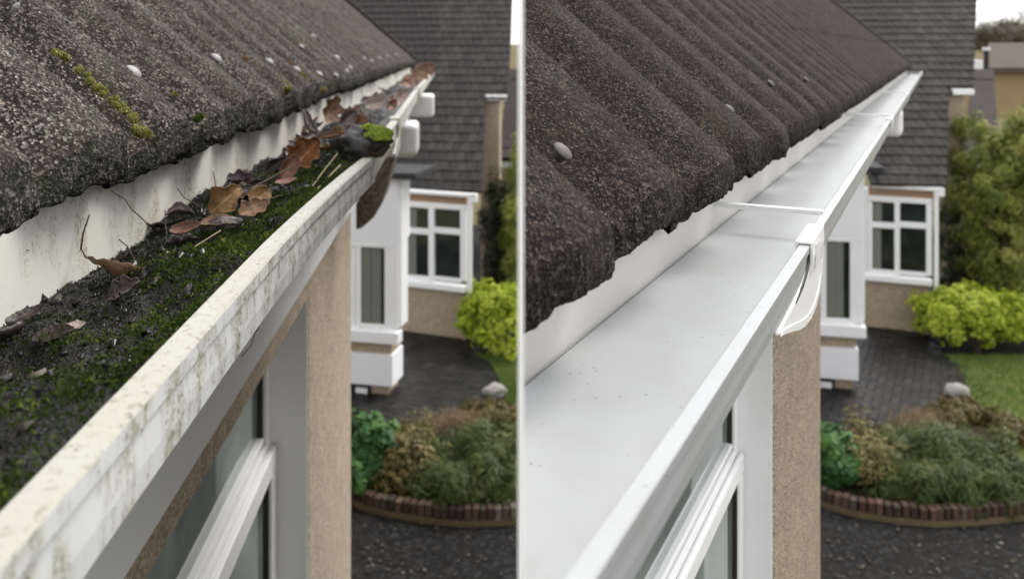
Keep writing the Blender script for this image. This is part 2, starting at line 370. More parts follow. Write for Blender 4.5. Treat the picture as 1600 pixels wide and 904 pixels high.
def build_cloud(name, parts, mat, parent=None):
    V = []; Fc = []; r = []; n = 0
    for v, f, q in parts: V.append(v); Fc.append(f+n); r.append(q); n += len(v)
    me = npmesh(name, np.concatenate(V), np.concatenate(Fc), np.concatenate(r)); me.materials.append(mat)
    o = bpy.data.objects.new(name, me); COL.objects.link(o)
    if parent is not None: keep(o, parent)
    return o

# ------------------------------------------------------------------ ground to the horizon
def sheet(name, pts, mat, z, kind='structure', parent=None):
    o = link(name, pymesh(name, [(p[0], p[1], z) for p in pts], [tuple(range(len(pts)))]), mat); tag(o, kind=kind); return o
sheet('ground', [(-600, -60), (600, -60), (600, 900), (-600, 900)], FIELD, GZ-.02)
sheet('driveway', [(-7, -2), (12, -2), (12, 24), (-7, 24)], TARM, GZ)
hill = npmesh('hill', *(lambda xs, ys: (np.array([(x, y, GZ-.5+ (6.9+1.2*math.sin(x*.02))*max(0, min(1, (y-60)/90))**1.0) for y in ys for x in xs]),
        np.array([(j*len(xs)+i, j*len(xs)+i+1, (j+1)*len(xs)+i+1, (j+1)*len(xs)+i) for j in range(len(ys)-1) for i in range(len(xs)-1)])))(np.linspace(-400, 500, 40), np.linspace(60, 420, 14)))
tag(link('hill', hill, FIELD, smooth=True), kind='structure')

# thin white partition between the two eaves: the right-hand roof and gutter butt against it
T2 = .00106
wall_prof = [(.345, GZ), (.345, .05), (.60, .05), (.60, GZ)]
o = link('divider_panel', extrude_poly([Vector((-T2, y, z)) for y, z in wall_prof], [Vector((T2, y, z)) for y, z in wall_prof]), DIVW)
tag(o, 'slim white upright panel standing between the two gutters', 'divider')

# ------------------------------------------------------------------ near roof tiles
TH = R(40)
def tile_geo(P, A, Hf, L, na, nb, nf, seed, edge, grain, wear=1.0):
    """interlocking roll tile: x along the eave, y up the slope, z off the roof; ragged vertical nose"""
    off = np.array([seed*3.17, seed*1.31, seed*.77])
    t = np.linspace(0, 1, na); a = t*P
    q_ = np.clip((t-.08)/.50, 0, 1); prof = np.where(t < .80, (q_*q_*(3-2*q_))*.93+.07*np.sin(np.pi/2*np.clip(t/.8, 0, 1)), np.clip(1-((t-.80)/.20)**2.4, 0, 1))*A; prof = prof - .004*np.exp(-(np.minimum(t, 1-t)*P/.006)**2)
    bb = np.linspace(0, 1, nb)**1.25*L
    Ag, Bg = np.meshgrid(a, bb); Cg = np.tile(prof, (nb, 1))
    p = np.stack([Ag, Bg, Cg], -1)
    d = grain*(vn(p+off, 260)*.5+vn(p+off, 120)) + .0018*wear*fbm(p+off, 18, 3)
    near = np.exp(-Bg/.02)
    d = d - np.exp(-Bg/.010)*.003*wear*(vn(p+off, 45)+.6)
    Cg2 = Cg+d
    Bg2 = Bg + near*edge*(fbm(p+off+5, 28, 3)*.6+.25)
    top = np.stack([Ag, Bg2, Cg2], -1)
    # nose: straight down in world space from the front edge
    zb, zc = -math.sin(TH), -math.cos(TH)
    H = np.maximum(.013, Hf-(A-prof)*math.cos(TH)*(.65 if A < .06 else .35)) + edge*.45*fbm(np.stack([a, a*0, a*0], -1)+off, 15, 3)
    k = np.linspace(0, 1, nf)[1:]
    fa = np.tile(a, (len(k), 1)); K = k[:, None]
    bul = .006*np.sin(K*math.pi)
    fb = Bg2[0][None]+zb*K*H[None]-bul; fc = Cg2[0][None]+zc*K*H[None]
    q = np.stack([fa, fb, fc], -1); dd = edge*1.5*fbm(q+off, 42, 4)*np.sin(np.pi*np.minimum(1, K*.88+.02))+ grain*1.5*vn(q+off, 200)
    q[..., 1] += dd*.8; q[..., 2] += dd*.35
    und = q[-1:].copy(); und[..., 1] += .09; und[..., 2] += .004
    G = np.concatenate([und, q[::-1], top], 0); nr = G.shape[0]
    i = np.arange(nr-1)[:, None]*na+np.arange(na-1)[None]
    Fc = np.stack([i, i+1, i+1+na, i+na], -1).reshape(-1, 4)
    tile_geo.nose = (len(k)+1)*(na-1)            # faces of the broken front edge come first
    return G.reshape(-1, 3), Fc
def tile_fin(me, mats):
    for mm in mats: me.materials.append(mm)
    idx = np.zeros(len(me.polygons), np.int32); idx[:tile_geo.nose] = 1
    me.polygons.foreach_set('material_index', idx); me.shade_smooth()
def near_roof(fr, house, vt, ht, P, A, Hf, s_first, s_end, L, ncourse, mat, seed, edge, clip=False, res=.0028):
    up = (fr.w*(-math.cos(TH))+Vector((0, 0, math.sin(TH))))*fr.K; n = (fr.w*math.sin(TH)+Vector((0, 0, math.cos(TH))))*fr.K
    rot = Matrix((fr.u*fr.K, up, n)).transposed().to_4x4()
    org = lambda s_: fr.P(s_, vt-A*math.sin(TH), -ht-A*math.cos(TH))
    roof = link('roof', boxf(fr, s_first+.01, s_end, vt-3.2*math.cos(TH)-.4, vt-3.2*math.cos(TH)-.3, -.9, -.1) , BLACK)
    # sarking board under the tiles
    V = [org(s_first)-n*.035+up*.06, org(s_end)-n*.035+up*.06, org(s_end)-n*.035+up*L*ncourse, org(s_first)-n*.035+up*L*ncourse]
    roof.data = extrude_poly(V, [v-n*.02 for v in V]); roof.data.materials.append(BLACK)
    if clip: clip_x(roof.data)
    keep(roof, house)
    protos = []
    for k in range(5):
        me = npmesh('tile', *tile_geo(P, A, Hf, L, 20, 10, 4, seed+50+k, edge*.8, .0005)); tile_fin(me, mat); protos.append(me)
    protos2 = []
    for k in range(3):
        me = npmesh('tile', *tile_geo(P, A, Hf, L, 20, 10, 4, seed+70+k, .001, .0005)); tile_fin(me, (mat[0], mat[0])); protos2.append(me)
    ns = int((s_end-s_first)/P)
    for j in range(ncourse):
        for i in range(ns):
            s_ = s_first+i*P; Mx = Matrix.Translation(org(s_)+up*(L*j+(random.uniform(-.007, .007) if j == 0 else 0))+n*(.004*j+random.uniform(-.002, .002))) @ rot @ Matrix.Rotation(random.uniform(-.006, .006), 4, 'Z')
            Y = (org(s_)).y/fr.K
            xs = [(Mx @ Vector(c)).x for c in ((0, 0, 0), (P, 0, 0), (0, L, 0), (P, L, 0))]
            if clip and max(xs) < .002: continue
            cut = clip and min(xs) < .002
            if Y < 2.6 and j < (2 if not clip else 2) or cut:
                q = res*max(1, Y/1.1)*(1 if j == 0 else 2)
                na = max(24, int(P/q)); nb = max(20, int(L/q*.8)); nf = max(6, int(Hf/q))
                if cut and Y > 2.6: na, nb, nf = 24, 14, 4
                V, Fc = tile_geo(P, A, Hf, L, na, nb, nf, seed+i*7+j*31, edge if j == 0 else .001, .0011)
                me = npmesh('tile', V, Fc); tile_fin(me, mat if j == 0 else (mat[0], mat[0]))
                if cut:
                    me.transform(Mx); clip_x(me, fill=False); me.transform(Mx.inverted())
                me.shade_smooth()
            else: me = protos[random.randrange(5)] if j == 0 else protos2[random.randrange(3)]
            o = bpy.data.objects.new('tile', me); COL.objects.link(o); o.parent = roof
            o.matrix_parent_inverse = Matrix.Identity(4)
            o.matrix_basis = Mx
    return roof, org, up, n
def lathe(prof, nseg=20):
    V = []; Fc = []
    for r, z in prof:
        for k in range(nseg):
            q = 2*math.pi*k/nseg; V.append((r*math.cos(q), r*math.sin(q), z))
    for i in range(len(prof)-1):
        for k in range(nseg): Fc.append((i*nseg+k, i*nseg+(k+1) % nseg, (i+1)*nseg+(k+1) % nseg, (i+1)*nseg+k))
    Fc += [tuple(range(nseg-1, -1, -1)), tuple(range((len(prof)-1)*nseg, len(prof)*nseg))]
    return pymesh('cap', V, Fc)
def plane_hit(px, py, p0, n):
    d = ray(px, py, 1.0); return d*(p0.dot(n)/d.dot(n))
def fixing_cap(roof, px, py, r, p0, n, fr, up, mat):
    p = plane_hit(px, py, p0, n); me = lathe([(r*.6, -.012), (r*.7, -.0010), (r, .0004), (r*.97, .0018), (r*.8, .0042), (r*.5, .0062), (r*.2, .0072), (r*.03, .0073)])
    me.materials.append(mat); me.shade_smooth()
    o = bpy.data.objects.new('fixing_cap', me); COL.objects.link(o); o.parent = roof
    rot = Matrix((fr.u*fr.K, up, n)).transposed().to_4x4() @ Matrix.Rotation(random.uniform(-.1, .1), 4, 'X')
    o.matrix_basis = Matrix.Translation(p+n*.0015) @ rot
    return o

def window_near(fr, house, s0, s1, vp, ztop, zrail, zbot, name='window'):
    """recessed casement: fixed top light above an opening casement"""
    fw = .045
    f = link(name, boxf(fr, s1-fw, s1, vp-.06, vp, zbot, ztop), WHITE); bev(f, .004); keep(f, house)
    def sub(nm, a0, a1, v0, v1, z0, z1, mat, b=.004):
        o = link(nm, boxf(fr, a0, a1, v0, v1, z0, z1), mat); 
        if b: bev(o, b)
        o.parent = f; return o
    sub('head_frame', s0, s1-fw-.001, vp-.06, vp-.001, ztop-.05, ztop, WHITE)
    sub('transom', s0, s1-fw-.001, vp-.06, vp+.0008, zrail-.05, zrail+.022, WHITE)
    sub('gasket', s0, s1-fw-.001, vp-.03, vp-.012, zrail+.0225, zrail+.030, BLACK, 0)
    sub('gasket', s1-fw-.009, s1-fw-.0015, vp-.03, vp-.010, zrail+.031, ztop-.0515, BLACK, 0)
    sub('glazing_bead', s0, s1-fw-.010, vp-.035, vp-.006, zrail+.0305, zrail+.044, WHITE, .003)
    sub('pane', s0, s1-fw-.010, vp-.030, vp-.024, zrail+.0445, ztop-.052, GLASS, 0)
    # opening casement stands proud
    sub('casement_rail', s0, s1-.012, vp+.001, vp+.020, zrail-.058, zrail+.004, WHITE, .006)
    sub('casement_stile', s1-.066, s1-.012, vp+.001, vp+.019, zbot+.06, zrail-.0585, WHITE, .006)
    sub('casement_rail', s0, s1-.012, vp+.001, vp+.020, zbot+.001, zbot+.0595, WHITE, .006)
    sub('gasket', s1-.074, s1-.0665, vp-.004, vp+.010, zbot+.0605, zrail-.059, BLACK, 0)
    sub('pane', s0, s1-.0745, vp-.010, vp-.004, zbot+.0605, zrail-.059, GLASS, 0)
    return f

# ================================================================== LEFT: neglected house and gutter
KL = 1.25                                 # size of one drawing unit of this eave in metres
FL = Frame(math.atan((704-CX)/F), KL); GL = GZ/KL
rayl = lambda px, py, Y: ray(px, py, Y*KL)
VT_L, HT_L, P_L, A_L = -.325, .0801, .1925, .050
house_l = empty('neglected_house', FL.P(2.0, -.9, GL), 'pebbledashed house with mossy grey roof tiles above the dirty gutter', 'house')
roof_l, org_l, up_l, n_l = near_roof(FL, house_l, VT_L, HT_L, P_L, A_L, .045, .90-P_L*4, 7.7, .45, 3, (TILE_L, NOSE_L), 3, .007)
vg = keep(link('verge_strip', extrude_poly([org_l(7.72)+n_l*(A_L+.02)+up_l*.0, org_l(7.8)+n_l*(A_L+.02), org_l(7.8)-n_l*.05, org_l(7.72)-n_l*.05], [p+up_l*1.4 for p in (org_l(7.72)+n_l*(A_L+.05), org_l(7.8)+n_l*(A_L+.05), org_l(7.8)-n_l*.05, org_l(7.72)-n_l*.05)]), BGT2), house_l)
p0_l = org_l(1.0)+n_l*(A_L*.93)
for px, py, r in ((206, 115, .0115), (337, 93, .0115), (420, 98, .011), (463, 110, .011), (498, 117, .012), (524, 119, .010), (541, 112, .009), (526, 91, .013), (547, 107, .010), (489, 58, .010), (470, 74, .010), (580, 96, .010), (592, 92, .010), (604, 89, .011), (618, 86, .011), (568, 92, .009), (22, 14, .0035), (190, 2, .004)):
    fixing_cap(roof_l, px, py, r, p0_l, n_l, FL, up_l, CAP_L)

# wall, reveal, window, fascia
VW_L = -.40
sR = FL.S(2.35, VW_L); sC = FL.S(3.36, VW_L); zl = -.40/.574
def wall_piece(fr, house, s0, s1, v0, v1, z0, z1, mat, name='wall', clip=False, b=0):
    me = boxf(fr, s0, s1, v0, v1, z0, z1)
    if clip: clip_x(me)
    o = link(name, me, mat); keep(o, house)
    if b: bev(o, b)
    return o
wall_piece(FL, house_l, sR+.008, sC, -1.9, VW_L, GL, -.42, PEB, b=.012)           # pier between window and corner
wall_piece(FL, house_l, .2, sR+.006, -.62, VW_L, zl, -.42, PEB, 'lintel_band', b=.006)
wall_piece(FL, house_l, .2, sR+.006, -.62, VW_L, GL, -2.0, PEB, 'wall')
wall_piece(FL, house_l, sR+.001, sR+.0078, -.56, VW_L-.004, -1.99, zl-.001, PAINT, 'reveal')
wall_piece(FL, house_l, sC+.001, 7.6, -2.3, -2.0, GL, -.42, PEB, 'wall')
window_near(FL, house_l, .3, sR, -.505, zl, -1.105, -1.95)
wall_piece(FL, house_l, .2, 7.7, -.392, -.371, -.602, -.19, PAINT, 'fascia_board', b=.003)
wall_piece(FL, house_l, .2, 7.7, -1.9, -.393, -.418, -.400, PAINT, 'soffit')
# rendered corbel below the eave at the corner
cp = [(556, 246), (620, 240), (613, 262), (606, 290), (597, 318), (584, 340), (566, 356), (556, 360)]
Yc = 3.55
o = link('corbel', extrude_poly([rayl(x, y, Yc) for x, y in cp], [rayl(x, y, Yc)+FL.u*.35*KL for x, y in cp]), STONE); bev(o, .012); keep(o, house_l)

# gutter: two sections, the near one sagging outward at the broken joint
H1, VLO, VLI, H2, VB = .178, -.159, -.1755, .235, -.369
JS = FL.S(1.56, -.15)
def sag(s_):
    t = max(0, min(1, (s_-.75)/(JS-.75)))
    return (.019*t**1.5, -.014*t**1.5)
def sag2(s_):
    t = max(0, min(1, (s_-JS)/2.2)); k = 1-t*.75
    return (.015*k, -.014*k)
def gutter_prof(vb, vf, vi, zb, zl_, zbt):
    e = .0025
    return [(vb, zbt), (vb, zb), (vf-.006, zb), (vf-.001, zb+.005), (vf, zb+.02), (vf-.001, zl_-.014), (vf+.0032, zl_-.0125), (vf+.0035, zl_-.002), (vf+.0015, zl_), (vi+.002, zl_), (vi, zl_-.002), (vi, zl_-.013), (vf-.004, zl_-.015), (vf-.004, zb+.01), (vf-.010, zb+.004), (vb+.003, zb+.004), (vb+.003, zbt)]
gut_l = empty('dirty_gutter', FL.P(JS, -.26, -.24), 'grimy white gutter with algae stains, choked with moss and leaves', 'gutter')
def two_tone(me, fr, zrim, mats):
    me.materials.clear()
    for mm in mats: me.materials.append(mm)
    for p in me.polygons:
        c = p.center; p.material_index = 1 if c.z > zrim else 0
ss = np.linspace(.25, JS, 26)
def gl_section(ss, off, z_off):
    pr = gutter_prof(VB, VLO, VLI, -H2, -H1, -H2+.006); me = sweep(FL, pr, list(ss), off); n = len(pr)
    me.materials.append(DIRT_FACE); me.materials.append(DIRT_RIM)
    for i, p in enumerate(me.polygons):
        if len(p.vertices) == 4:
            k = i % n
            p.material_index = 1 if 7 <= k <= 10 else 0
    return me
keep(link('trough', gl_section(ss, sag, 0), None), gut_l)
keep(link('trough', gl_section(np.linspace(JS+.03, 7.9, 16), sag2, 0), None), gut_l)
# crumbly end of the near section / union clip beyond
def clip_band(fr, g, s0, s1, off, vb, vf, vi, zl_, zb, mat, extra=.004, name='union_clip'):
    e = extra
    pr = [(vi-e, zl_-.014), (vi-e, zl_+e), (vf+e+.002, zl_+e), (vf+e+.003, zl_-.02), (vf+e, zb+.01), (vf+e-.006, zb-e), (vf-.08, zb-e-.002), (vf-.08, zb-.001), (vf-.004, zb-.001), (vf+.0008, zb+.014), (vf+.0034, zl_-.015), (vf+.0034, zl_+.0008), (vi-.0006, zl_+.0008), (vi-.0006, zl_-.014)]
    o = link(name, sweep(fr, pr, [s0, s1], off), mat); bev(o, .0015); return keep(o, g)
clip_band(FL, gut_l, 2.30, 2.40, sag2, VB, VLO, VLI, -H1, -H2, DIRT_RIM)
clip_band(FL, gut_l, 4.0, 4.1, sag2, VB, VLO, VLI, -H1, -H2, DIRT_RIM)
clip_band(FL, gut_l, 7.0, 7.1, sag2, VB, VLO, VLI, -H1, -H2, DIRT_RIM)
# torn flap of the old clip hanging on the outside
def plate(fr, v0, v1, pts, mat, name, g, b=.003):
    """outline given as (Y, z) on a plane parallel to the gutter face"""
    a = [fr.P(fr.S(y, v1), v1, z) for y, z in pts]; c = [fr.P(fr.S(y, v0), v0, z) for y, z in pts]
    o = link(name, extrude_poly(a, c), mat); bev(o, b); return keep(o, g)
plate(FL, VLO+.010, VLO+.016, [(2.33, -.19), (2.42, -.19), (2.42, -.235), (2.36, -.275), (2.22, -.285), (2.12, -.262), (2.2, -.255), (2.29, -.235)], DIRT_FACE, 'torn_clip', gut_l)
def hopper(fr, g, s0, s1, v0, v1, z0, z1, mat):
    o = link('outlet_box', boxf(fr, s0, s1, v0, v1, z0, z1), mat); bev(o, .025, 4); return keep(o, g)
hopper(FL, gut_l, FL.S(2.9, -.14), FL.S(3.1, -.14), -.36, -.145+.03, -.37, -.255, WHITE)
hopper(FL, gut_l, FL.S(4.75, -.14), FL.S(4.95, -.14), -.36, -.145+.05, -.38, -.25, WHITE)
# grimy inner fascia above the debris
wall_piece(FL, gut_l, .25, 7.7, -.3705, -.368, -.30, -.137, DIRT_FASC, 'back_flashing')

# ---- debris: silt bed, moss carpet, crumbs
def dz_surf(s_, v):
    t = (v-VB)/(VLI-VB)                      # 0 back, 1 front
    p = np.stack([s_, v, s_*0], -1)
    z = -.2235+.034*t**1.3+.013*fbm(p, 12, 3)+.006*fbm(p, 50, 3)
    z = np.where(t > .72, np.minimum(z, -.186), z); return np.maximum(z, -.2275)
sg = np.concatenate([np.linspace(.25, 1.7, 330), np.linspace(1.72, 7.7, 200)]); vg_ = np.linspace(VB+.001, VLO-.004, 60)
Sg, Vg = np.meshgrid(sg, vg_, indexing='ij')
sagv = np.array([(sag(x) if x < JS else sag2(x)) for x in sg])
Z = dz_surf(Sg, Vg)
tt = (Vg-VB)/(VLO-VB)
Vw = Vg+sagv[:, :1]*tt; Zw = Z+sagv[:, 1:]*tt
def toW(fr, S_, V_, Z_):
    return np.stack([S_*fr.u.x+V_*fr.w.x, S_*fr.u.y+V_*fr.w.y, Z_], -1)*fr.K
W = toW(FL, Sg, Vw, Zw); nI, nJ = Sg.shape
ii = np.arange(nI-1)[:, None]*nJ+np.arange(nJ-1)[None]
me = npmesh('silt', W.reshape(-1, 3), np.stack([ii, ii+nJ, ii+nJ+1, ii+1], -1).reshape(-1, 4)); 
o = link('silt', me, SILT, smooth=True); tag(o, 'wet black silt lying in the bottom of the dirty gutter', 'silt', kind='stuff')
def debris_pts(n, s0, s1, f0, f1, pw=1.0):
    s_ = s0+(s1-s0)*rs.uniform(0, 1, n)**pw; t = rs.uniform(f0, f1, n); v = VB+(VLO-VB)*t
    sv = np.array([(sag(x) if x < JS else sag2(x)) for x in s_])
    return s_, t, v, toW(FL, s_, v+sv[:, 0]*t, dz_surf(s_, v)+sv[:, 1]*t)
# moss on the front half, mixed patches behind
s_, t_, v_, C = debris_pts(120000, .3, 1.75, .0, .90, .85)
mask = fbm(np.stack([s_, v_, s_*0], -1), 17, 3)
dens = (t_-.50)*2.4 + mask*1.0
k = rs.uniform(-.35, .9, len(dens)) < dens
C = C[k]; tuft = .005*np.maximum(0, vn(C, 80)+.3)+.009*np.maximum(0, vn(C, 32)); C[:, 2] += tuft+rs.uniform(0, .0046, len(C))
hue = np.clip(.45+.35*vn(C, 27)+rs.normal(0, .2, len(C))+.25*(t_[k]-.6), 0, 1)
V, Fc, r = leaf_cloud(C, np.tile([0, 0, .4], (len(C), 1)), .0050, .0019, .9, hue, up=(0, 0, .7))
me = npmesh('moss', V, Fc, r); o = link('moss', me, L_MOSS); tag(o, 'green moss carpet growing along the inside of the dirty gutter', 'moss', kind='stuff')
s_, t_, v_, C = debris_pts(45000, .3, 1.8, .0, .9, .85)
mask = fbm(np.stack([s_, v_, s_*0], -1)+9, 21, 3); k = rs.uniform(-.2, .7, len(mask)) < mask
C = C[k]; C[:, 2] += rs.uniform(0, .0046, len(C))
V, Fc, r = leaf_cloud(C, np.tile([0, 0, .4], (len(C), 1)), .0047, .0020, .9, None, up=(0, 0, .6))
o = link('dark_moss', npmesh('dark_moss', V, Fc, r), L_MOSSD); tag(o, 'blackish moss on the silt at the back of the dirty gutter', 'moss', kind='stuff')
# crumbs of rotted leaf and grit
s_, t_, v_, C = debris_pts(26000, .3, 2.6, .0, .8, .8)
n = len(C); rr = np.random.RandomState(3)
sz = .0013*rr.uniform(.5, 2.0, (n, 1))*(1+rr.uniform(0, 1, (n, 1))**20*6)
A4 = rr.normal(0, 1, (n, 4, 3)); A4 /= np.linalg.norm(A4, axis=2)[..., None]
Vt = C[:, None, :]+A4*sz[:, None, :]+np.array([0, 0, .001]); b_ = np.arange(n)[:, None]*4
Ft = np.concatenate([b_+np.array([0, 1, 2]), b_+np.array([0, 2, 3]), b_+np.array([0, 3, 1]), b_+np.array([1, 3, 2])], 0)
o = link('grit', npmesh('grit', Vt.reshape(-1, 3), Ft, np.repeat(rr.uniform(0, 1, n), 4)), CRUMB); tag(o, 'dark crumbs and grit strewn over the silt in the dirty gutter', 'grit', kind='stuff')

# ---- dead leaves
def leaf(px, py, Y, ln, wd, mat, label, heading, tilt, roll, curl=.5, bend=.3, lobes=0, stem=None, name='dead_leaf', twist=0.0, seed=0, dz=0.0, cat='leaf', rag=.07):
    nl, nw = 34, 14; q = np.random.RandomState(seed+5)
    t = np.linspace(0, 1, nl); e = np.linspace(-1, 1, nw)
    hw = wd*.5*np.sin(np.pi*np.clip(t, .0, 1)**.85)**.75*(1+(.24*np.cos((lobes+1)*2*np.pi*t+.6) if lobes else 0))+.0006
    T, E = np.meshgrid(t, e, indexing='ij'); HW = hw[:, None]*(1+rag*vn(np.stack([T*ln, np.sign(E)*.01, T*0+seed], -1), 260)*np.abs(E))
    x = (T-.5)*ln + lobes*.0*E; y = E*HW
    ca = curl*2.2*E; rad = HW/np.maximum(abs(curl*2.2), .05)
    y = np.sin(ca)*rad if abs(curl) > .02 else y; z = (1-np.cos(ca))*rad*np.sign(curl) if abs(curl) > .02 else y*0
    z = z-.0012*np.exp(-(E/.12)**2)*np.sin(np.pi*T)
    z = z+.0022*(ln/.06)*fbm(np.stack([x, y, x*0+seed], -1), 60, 2)+  .00025*np.sin(np.abs(E)*3+T*42)*np.abs(E)
    if bend:
        a = bend*1.6*(T-.5); z = z+(T-.5)**2*ln*bend*1.2; x = x*(1-.25*abs(bend)*(2*(T-.5))**2)
    if twist:
        tw = twist*(T-.5); y, z = y*np.cos(tw)-z*np.sin(tw), y*np.sin(tw)+z*np.cos(tw)
    V = np.stack([x, y, z], -1).reshape(-1, 3); i = np.arange(nl-1)[:, None]*nw+np.arange(nw-1)[None]
    me = npmesh('leaf', V, np.stack([i, i+nw, i+nw+1, i+1], -1).reshape(-1, 4), E.ravel()); at = me.attributes.new('along', 'FLOAT', 'POINT'); at.data.foreach_set('value', T.ravel().astype(np.float32)); me.materials.append(mat); me.shade_smooth()
    p = rayl(px, py, Y)
    o = bpy.data.objects.new(name, me); COL.objects.link(o)
    o.matrix_basis = Matrix.Translation(p+Vector((0, 0, dz*KL))) @ Matrix.Rotation(R(heading), 4, 'Z') @ Matrix.Rotation(-R(tilt), 4, 'Y') @ Matrix.Rotation(R(roll), 4, 'X') @ Matrix.Scale(KL, 4)
    sm = o.modifiers.new('thick', 'SOLIDIFY'); sm.thickness = .0006
    tag(o, label, cat)
    if stem:
        st = link('stem', tube([Vector(V.reshape(nl, nw, 3)[0].mean(0))]+[Vector(s__) for s__ in stem], [.0011]+[.0009]*(len(stem)-1)+[.0006]), STEM, smooth=True); st.parent = o
    return o
def yat(py, h): return F*h/(py-HZ)
leaf(193, 427, .80, .092, .024, D_BROWN, 'curled brown leaf with a long thin stalk, lying low against the stained fascia', -6, -6, -32, curl=.42, bend=.30, seed=1, stem=[(-.050, -.002, .016), (-.053, -.004, .030), (-.055, -.004, .050)], dz=.001)
leaf(352, 312, 1.03, .052, .040, D_TAN, 'upright tan leaf with rounded lobes, middle of the leaf heap by the fascia', 35, 38, 62, curl=.55, bend=-.35, lobes=1, seed=2)
leaf(346, 345, .98, .050, .026, D_PURP, 'glossy dark purple leaf folded over in front of the tan lobed leaf', 12, 4, 48, curl=-.55, bend=-.2, seed=3)
leaf(397, 328, 1.05, .046, .030, D_BROWN, 'brown folded leaf to the right of the dark purple leaf', 40, 18, 40, curl=.5, bend=.5, lobes=2, seed=4)
leaf(405, 308, 1.10, .040, .030, D_TAN, 'small tan leaf tip behind the brown folded leaf', 60, 25, 55, curl=.4, bend=.3, seed=41)
leaf(290, 358, .93, .036, .017, D_RED, 'small reddish brown leaf at the foot of the fascia left of the heap', 28, 12, 35, curl=.5, bend=.3, seed=5)
leaf(354, 379, .92, .016, .013, D_RED, 'tiny maroon leaf scrap on the moss below the leaf heap', 60, 10, 30, curl=.3, bend=.2, seed=6)
leaf(322, 390, .88, .016, .009, D_PALE, 'small pale wet flake on the moss left of the maroon scrap', 20, 4, 12, curl=.2, seed=61)
leaf(478, 240, 1.33, .066, .056, D_RUST, 'large rusty orange leaf standing upright in front of the tile edge', 25, 42, 62, curl=.55, bend=.4, lobes=2, seed=7)
leaf(452, 262, 1.30, .050, .028, D_RED, 'dark red leaf tucked under the large rusty orange leaf', 50, 52, 60, curl=.45, bend=.3, seed=8)
leaf(480, 196, 1.42, .075, .030, D_PURP, 'rolled purplish grey leaf hanging down from under the tile edge', 128, 40, 20, curl=.95, bend=.45, seed=9)
leaf(518, 214, 1.42, .052, .020, D_BROWN, 'thin rolled brown leaf bridging to the mossy clod', 8, 8, 30, curl=.9, bend=.35, seed=10)
leaf(516, 172, 1.85, .075, .052, D_BROWN, 'broad brown leaf upright against the tiles behind the rolled leaf', 62, 55, 74, curl=.45, bend=.35, lobes=2, seed=11)
leaf(562, 193, 1.95, .05, .04, D_RUST, 'orange leaf standing behind the mossy clod', 30, 28, 66, curl=.2, bend=.3, lobes=2, seed=12)
leaf(447, 284, 1.22, .034, .016, D_RED, 'flat brown leaf on the moss just below the large rusty leaf', 24, 8, 15, curl=.2, seed=13)
leaf(568, 241, 1.50, .058, .016, D_RUST, 'thin orange leaf trapped under the clod on the gutter rim', 8, -2, -18, curl=.35, bend=.2, seed=14)
leaf(16, 702, .455, .028, .015, D_RED, 'blurred reddish leaf on the moss at the lower left picture edge', 10, 5, 20, curl=.3, seed=15, dz=.006)
leaf(83, 530, .62, .030, .018, D_DARK, 'black wet leaf half sunk in the silt near the fascia', 20, 10, 20, curl=.3, bend=.2, seed=16, dz=.003)
leaf(118, 515, .63, .014, .008, D_PALE, 'small greyish flake lying on the black silt', 30, 8, 20, curl=.3, seed=17, dz=.003)
leaf(40, 500, .62, .03, .012, D_DARK, 'narrow dark leaf lying along the back of the silt', 55, 12, 20, curl=.3, seed=18, dz=.003)
leaf(588, 163, 2.35, .07, .05, D_PALE, 'pale curled leaf in the blurred far heap above the mossy clod', 20, 20, 50, curl=.5, bend=.4, seed=19)
leaf(612, 165, 2.45, .055, .03, D_RED, 'maroon leaf beside the pale curled leaf in the far heap', 60, 35, 50, curl=.4, bend=.3, seed=20)
leaf(626, 153, 2.7, .08, .04, D_PALE, 'pale pinkish leaf poking over the rim at the torn clip', 50, 35, 55, curl=.4, bend=.4, seed=21)
leaf(655, 118, 5.4, .16, .12, D_BROWN, 'brown leaf heap piece near the far end of the dirty gutter', 40, 30, 60, curl=.3, bend=.3, lobes=2, seed=22)
leaf(640, 128, 4.4, .13, .09, D_RED, 'reddish leaf just before the far brown leaf in the dirty gutter', 60, 30, 50, curl=.3, bend=.3, seed=23)
leaf(545, 185, 1.75, .05, .035, D_PURP, 'dark leaf between the broad brown leaf and the orange leaf', 40, 40, 60, curl=.5, bend=.3, seed=24)
leaf(664, 112, 6.4, .2, .14, D_RED, 'farthest brownish leaf lodged under the last tiles of the dirty gutter', 40, 30, 60, curl=.3, bend=.3, seed=25)
leaf(225, 470, .74, .03, .014, D_PURP, 'short dark leaf scrap under the curled stalked leaf', 20, 6, 20, curl=.4, seed=26)

